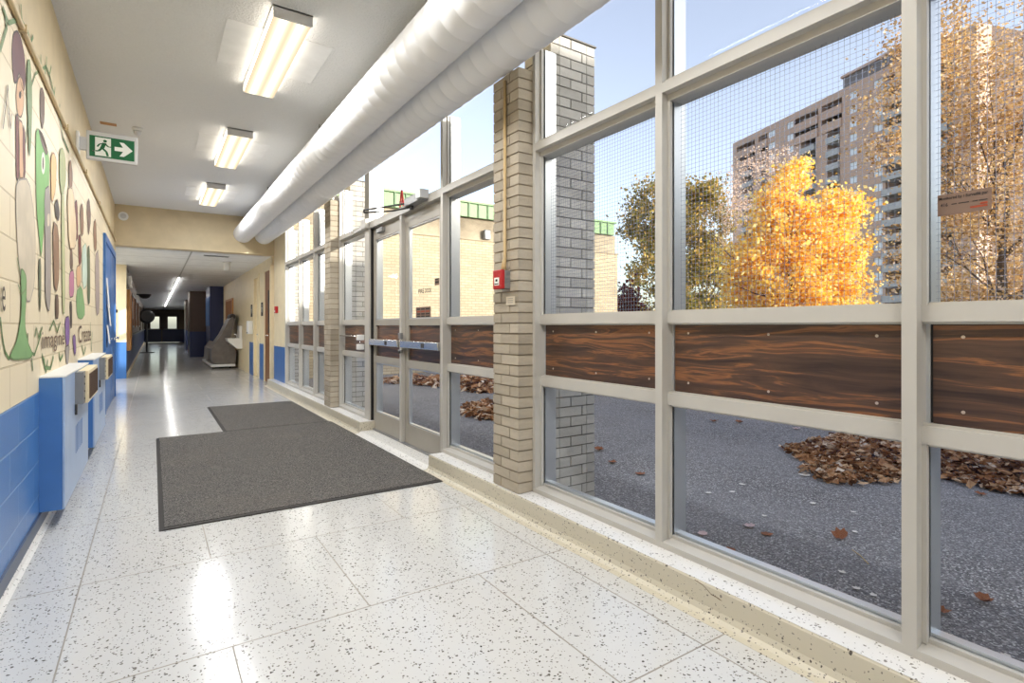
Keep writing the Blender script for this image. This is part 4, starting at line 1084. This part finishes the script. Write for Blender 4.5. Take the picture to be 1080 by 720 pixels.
# ------------------------------------------------------------------ trees
def branches(q, p, d, L, r, depth, rr, m, tips, spread=.6, up=.15, ratio=.72):
    n = 3; pts = [p]; rs = [r]; dd = d.copy()
    for i in range(n):
        dd = (dd+Vector((rr.gauss(0, .10), rr.gauss(0, .10), rr.gauss(0, .06)+up*.25))).normalized()
        pts.append(pts[-1]+dd*L/n); rs.append(r*(1-.4*(i+1)/n))
    q.tube(pts, rs, m, 5 if depth > 1 else 4, cap=False)
    if depth == 0: tips.append(pts[-1]); return
    for k in range(rr.choice((2, 3, 3))):
        i = rr.choice((1, 2, 3)); ax = dd.orthogonal().normalized(); ax = Matrix.Rotation(rr.random()*6.28, 3, dd) @ ax
        nd = (dd*rr.uniform(.7, 1.1)+ax*spread*rr.uniform(.6, 1.3)).normalized()
        branches(q, pts[i], nd, L*ratio*rr.uniform(.8, 1.15), rs[i]*.62, depth-1, rr, m, tips, spread, up, ratio)
    branches(q, pts[-1], dd, L*ratio, rs[-1]*.8, depth-1, rr, m, tips, spread, up, ratio)
def leaves(q, pts_fn, n, sz, m, rr):
    for k in range(n):
        p = pts_fn(rr); s_ = sz*rr.uniform(.6, 1.3)
        n_ = Vector((rr.gauss(0, 1), rr.gauss(0, 1), rr.gauss(0, 1))).normalized(); t_ = n_.orthogonal().normalized(); b_ = n_.cross(t_)
        q.face([p-t_*s_, p-b_*s_*.7, p+t_*s_, p+b_*s_*.7], m)
def blobs_fn(bl, d, dep=.8, pw=.5, clus=.34, ncl=260):
    """crown made of rounded clumps: (u, v, ru, rv) sizes seen at distance d, given real size and depth"""
    out = []
    for u, v, ru, rv in bl:
        c = at_d(u, v, d); out.append((c, ru*d/F, rv*d/F))
    wts = [a*b for _, a, b in out]
    fw = Vector((SN, CS, 0)); rt = Vector((CS, -SN, 0)); up = Vector((0, 0, 1))
    def fn(rr):
        c, a, b = rr.choices(out, wts)[0]
        while True:
            x, y, z = rr.uniform(-1, 1), rr.uniform(-1, 1), rr.uniform(-1, 1); l = x*x+y*y+z*z
            if l <= 1 and l > .04: break
        s_ = l**.5; s2 = s_**pw/s_
        return c+rt*x*a*s2+fw*y*a*dep*s2+up*z*b*s2
    r0 = random.Random(len(bl)*7+int(d)); cl = [(fn(r0), r0.uniform(.5, 1.4)) for _ in range(ncl)]
    def fn2(rr):
        c, k = rr.choice(cl)
        return c+Vector((rr.gauss(0, 1), rr.gauss(0, 1), rr.gauss(0, .75)))*clus*k
    return fn2
def tree(name, label, cat_, u, d, bl, nleaf, sz, leafm, barkm, h, r, seed, depth=4, dep=.8, spread=.6, group='trees beyond the lot', L=None, tipleaf=0, clus=.34):
    rr = random.Random(seed); g = at_d(u, 343.5, d); g.z = -.05
    t = thing(name, label, cat_, tuple(g), group)
    q = MB(); tips = []
    branches(q, g.copy(), Vector((0, 0, 1)), L or h*.34, r, depth, rr, barkm, tips, spread)
    q.build('trunk', t)
    q = MB()
    if nleaf: leaves(q, blobs_fn(bl, d, dep, clus=clus), nleaf, sz, leafm, rr)
    if tipleaf:
        def tf(rr):
            p = rr.choice(tips); return p+Vector((rr.gauss(0, .3), rr.gauss(0, .3), rr.gauss(0, .25)))
        leaves(q, tf, tipleaf, sz, leafm, rr)
    q.build('crown', t)
    return t
tree('maple_tree', 'bright yellow orange maple glowing in front of the apartment tower', 'tree', 838, 25,
     [(838, 205, 24, 30), (842, 172, 14, 26), (815, 232, 26, 30), (868, 228, 30, 28), (838, 250, 44, 36), (800, 265, 30, 26), (876, 262, 32, 28), (822, 300, 52, 34), (872, 298, 34, 26), (792, 305, 24, 26), (850, 335, 60, 30), (896, 282, 18, 7), (885, 292, 18, 9), (880, 210, 14, 16), (893, 218, 14, 10)],
     30000, .10, 'lyel', 'bark', 9.2, .16, 11, 3, .8)
tree('bare_tree', 'nearly bare tree with pale twigs rising behind the yellow maple', 'tree', 812, 37, [(797, 200, 32, 42), (826, 178, 18, 26), (780, 224, 20, 16)], 3000, .065, 'lpink', 'barkp', 10.8, .17, 21, 5, .8, .62)
tree('olive_tree', 'olive brown leafy tree beside the end of the school wing', 'tree', 722, 46,
     [(735, 200, 20, 22), (690, 222, 30, 26), (745, 235, 26, 30), (720, 255, 42, 32), (684, 240, 24, 20), (690, 290, 26, 26), (735, 300, 36, 30), (712, 330, 52, 24), (752, 275, 22, 26)],
     30000, .15, 'lgrn', 'bark', 12, .22, 31, 4, .8, clus=.5)
tree('red_shrub', 'dark reddish shrub low at the corner of the school wing', 'shrub', 659, 30, [(659, 318, 9, 16), (663, 335, 10, 14)], 900, .13, 'lred', 'bark', 2.4, .05, 41, 2, .9)
tree('golden_tree', 'big golden tree with spreading branches outside the nearest window', 'tree', 1066, 15,
     [(1040, 60, 90, 90), (1100, 60, 110, 110), (1010, 170, 46, 70), (1080, 180, 90, 70), (1000, 270, 46, 60), (1070, 280, 90, 60), (950, 110, 34, 70), (960, 40, 40, 40), (1120, 220, 90, 90), (945, 200, 20, 60)],
     30000, .05, 'lgold', 'bark', 11, .19, 51, 5, .8, .72, L=3.2, tipleaf=5000)
# a few more of the row of trees further along, seen through the golden crown
tree('back_tree', 'tan leafy tree low behind the golden tree', 'tree', 1010, 48, [(1000, 310, 40, 26), (1050, 305, 50, 34), (1100, 300, 50, 44)], 4000, .2, 'lgold', 'bark', 7, .15, 61, 3, .8)

# ------------------------------------------------------------------ apartment tower
tw = thing('apartment_tower', 'tall brown brick apartment tower with balconies behind the trees', 'building', (118, 66, 0))
A = Vector((126.9, 84.9, 0)); DR = Vector((-.32, -.947, 0)).normalized(); NR = Vector((-DR.y, DR.x, 0))
if NR.dot(Vector((-1, 0, 0))) < 0: NR = -NR
rot = Matrix(((DR.x, -NR.x, 0, A.x), (DR.y, -NR.y, 0, A.y), (0, 0, 1, 0), (0, 0, 0, 1)))   # local x along facade, local y into the building
def su(u):
    a, b, _ = ray(u, 343)
    # A + s*DR = k*(a,b)
    det = DR.x*(-b)-DR.y*(-a)
    return (-(A.x)*(-b)+(A.y)*(-a))/det if det else 0
def su(u):
    a, b, _ = ray(u, 343)
    # solve s*DR - k*(a,b) = -A
    det = DR.x*(-b)-(-a)*DR.y
    return ((-A.x)*(-b)-(-a)*(-A.y))/det
ZT = 49.2; FH = 2.8; NF = 17
SE = su(1030)
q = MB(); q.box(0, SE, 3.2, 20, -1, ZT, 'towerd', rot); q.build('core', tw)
cols = [(773, 777, 'wall'), (777, 796, 'log'), (796, 800, 'wall'), (800, 809.5, 'log'), (809.5, 818, 'win'), (818, 829, 'wall'), (829, 837.5, 'win'), (837.5, 863, 'log'), (863, 866, 'wall'), (866, 888, 'log'), (888, 895, 'wall'), (895, 905, 'win'), (905, 920, 'wall'), (920, 932, 'win'), (932, 934, 'wall'), (934, 956, 'balc'), (956, 962, 'wall'), (962, 974, 'win'), (974, 985, 'wall'), (985, 1004, 'balc'), (1004, 1012, 'win'), (1012, 1030, 'wall')]
wall = MB(); nwin = 0
for u0, u1, k in cols:
    s0, s1 = su(u0), su(u1)
    if k == 'wall': wall.box(s0, s1, 0, 3.3, -1, ZT, 'tower', rot); continue
    wall.box(s0, s1, 0, 3.3, ZT-FH*.55, ZT, 'tower', rot)
    for fl in range(NF):
        zt = ZT-FH*.55-fl*FH; zb = zt-FH
        if zb < 0: break
        if k == 'win':
            wall.box(s0, s1, 0, 3.3, zb, zt-1.45, 'tower', rot)
            if nwin < 96 and fl < 16:
                w_ = MB(); w_.box(s0+.25, s1-.25, .15, .3, zt-1.45, zt, 'towerw', rot)
                w_.box(s0, s0+.25, 0, .3, zt-1.45, zt, 'tower', rot); w_.box(s1-.25, s1, 0, .3, zt-1.45, zt, 'tower', rot); w_.box((s0+s1)/2-.06, (s0+s1)/2+.06, .1, .16, zt-1.45, zt, 'towerr', rot)
                w_.build('window', tw); nwin += 1
            else: wall.box(s0, s1, .2, 3.3, zt-1.45, zt, 'towerw', rot)
        elif k == 'log' and fl < 2:
            wall.box(s0, s1, -.25, .1, zb-.35, zt-1.35, 'tower', rot)
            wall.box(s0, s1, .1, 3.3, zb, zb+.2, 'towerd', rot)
        elif k == 'log':
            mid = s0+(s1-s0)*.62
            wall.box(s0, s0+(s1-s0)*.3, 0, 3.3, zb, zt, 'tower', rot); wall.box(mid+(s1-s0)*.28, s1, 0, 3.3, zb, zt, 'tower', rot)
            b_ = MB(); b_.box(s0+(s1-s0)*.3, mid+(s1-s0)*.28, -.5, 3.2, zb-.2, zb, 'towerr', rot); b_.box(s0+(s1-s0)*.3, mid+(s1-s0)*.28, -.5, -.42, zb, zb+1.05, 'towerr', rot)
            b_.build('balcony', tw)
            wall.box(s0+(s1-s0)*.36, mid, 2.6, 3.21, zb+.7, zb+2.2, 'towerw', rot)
        else:
            b_ = MB(); b_.box(s0, s1, -1.1, 3.2, zb-.2, zb, 'towerr', rot); b_.box(s0, s1, -1.1, -1.02, zb, zb+1.05, 'towerr', rot); b_.box(s0, s0+.1, -1.1, 0, zb, zb+1.05, 'towerr', rot)
            b_.build('balcony', tw)
            wall.box(s0+.5, s1-.5, 2.6, 3.21, zb+.3, zb+2.2, 'towerw', rot)
wall.box(-.6, su(777), .6, 20, -1, ZT-2.5, 'tower', rot)
wall.build('wall', tw)
q = MB(); q.box(su(873), su(960), 4, 16, ZT, ZT+4.2, 'towerp', rot); q.box(su(873)-.3, su(960), 3.6, 16, ZT+4.2, ZT+4.7, 'tower', rot); q.build('penthouse', tw)

# ------------------------------------------------------------------ light
wd = bpy.data.worlds.new('sky_world'); bpy.context.scene.world = wd; wd.use_nodes = True
t = wd.node_tree; t.nodes.clear()
sun_dir = Vector((.43, -1.0, .223)).normalized()
out = t.nodes.new('ShaderNodeOutputWorld'); bg = t.nodes.new('ShaderNodeBackground')
sk = t.nodes.new('ShaderNodeTexSky'); sk.sky_type = 'NISHITA'; sk.sun_disc = False
sk.sun_elevation = math.asin(sun_dir.z); sk.sun_rotation = math.atan2(sun_dir.x, sun_dir.y); sk.air_density = 1.0; sk.dust_density = 1.6; sk.ozone_density = 1.5
hs = t.nodes.new('ShaderNodeHueSaturation'); hs.inputs['Saturation'].default_value = .56; hs.inputs['Hue'].default_value = .515
t.links.new(sk.outputs[0], hs.inputs['Color']); t.links.new(hs.outputs[0], bg.inputs[0]); bg.inputs[1].default_value = .46
t.links.new(bg.outputs[0], out.inputs[0])
sl = bpy.data.lights.new('sun', 'SUN'); sl.energy = 6.2; sl.angle = .0095; sl.color = (1, .93, .82)
so = bpy.data.objects.new('sun', sl); C.objects.link(so); so.location = (20, -46, 12)
so.rotation_euler = sun_dir.to_track_quat('Z', 'Y').to_euler()

# ------------------------------------------------------------------ camera
cam = bpy.data.cameras.new('camera'); co = bpy.data.objects.new('camera', cam); C.objects.link(co)
co.location = (0, 0, EYE); co.rotation_euler = (PI/2, 0, -TH)
cam.sensor_width = 36; cam.lens = F/1080*36; cam.shift_y = -16.5/1080; cam.clip_start = .05; cam.clip_end = 600
sc = bpy.context.scene; sc.camera = co
sc.view_settings.view_transform = 'Standard'; sc.view_settings.look = 'None'; sc.view_settings.exposure = 0.0; sc.view_settings.gamma = 1
sc.view_settings.use_curve_mapping = False
sc.cycles.use_denoising = True; sc.cycles.max_bounces = 10; sc.cycles.diffuse_bounces = 6; sc.cycles.transparent_max_bounces = 24
sc.cycles.sample_clamp_indirect = 6.0
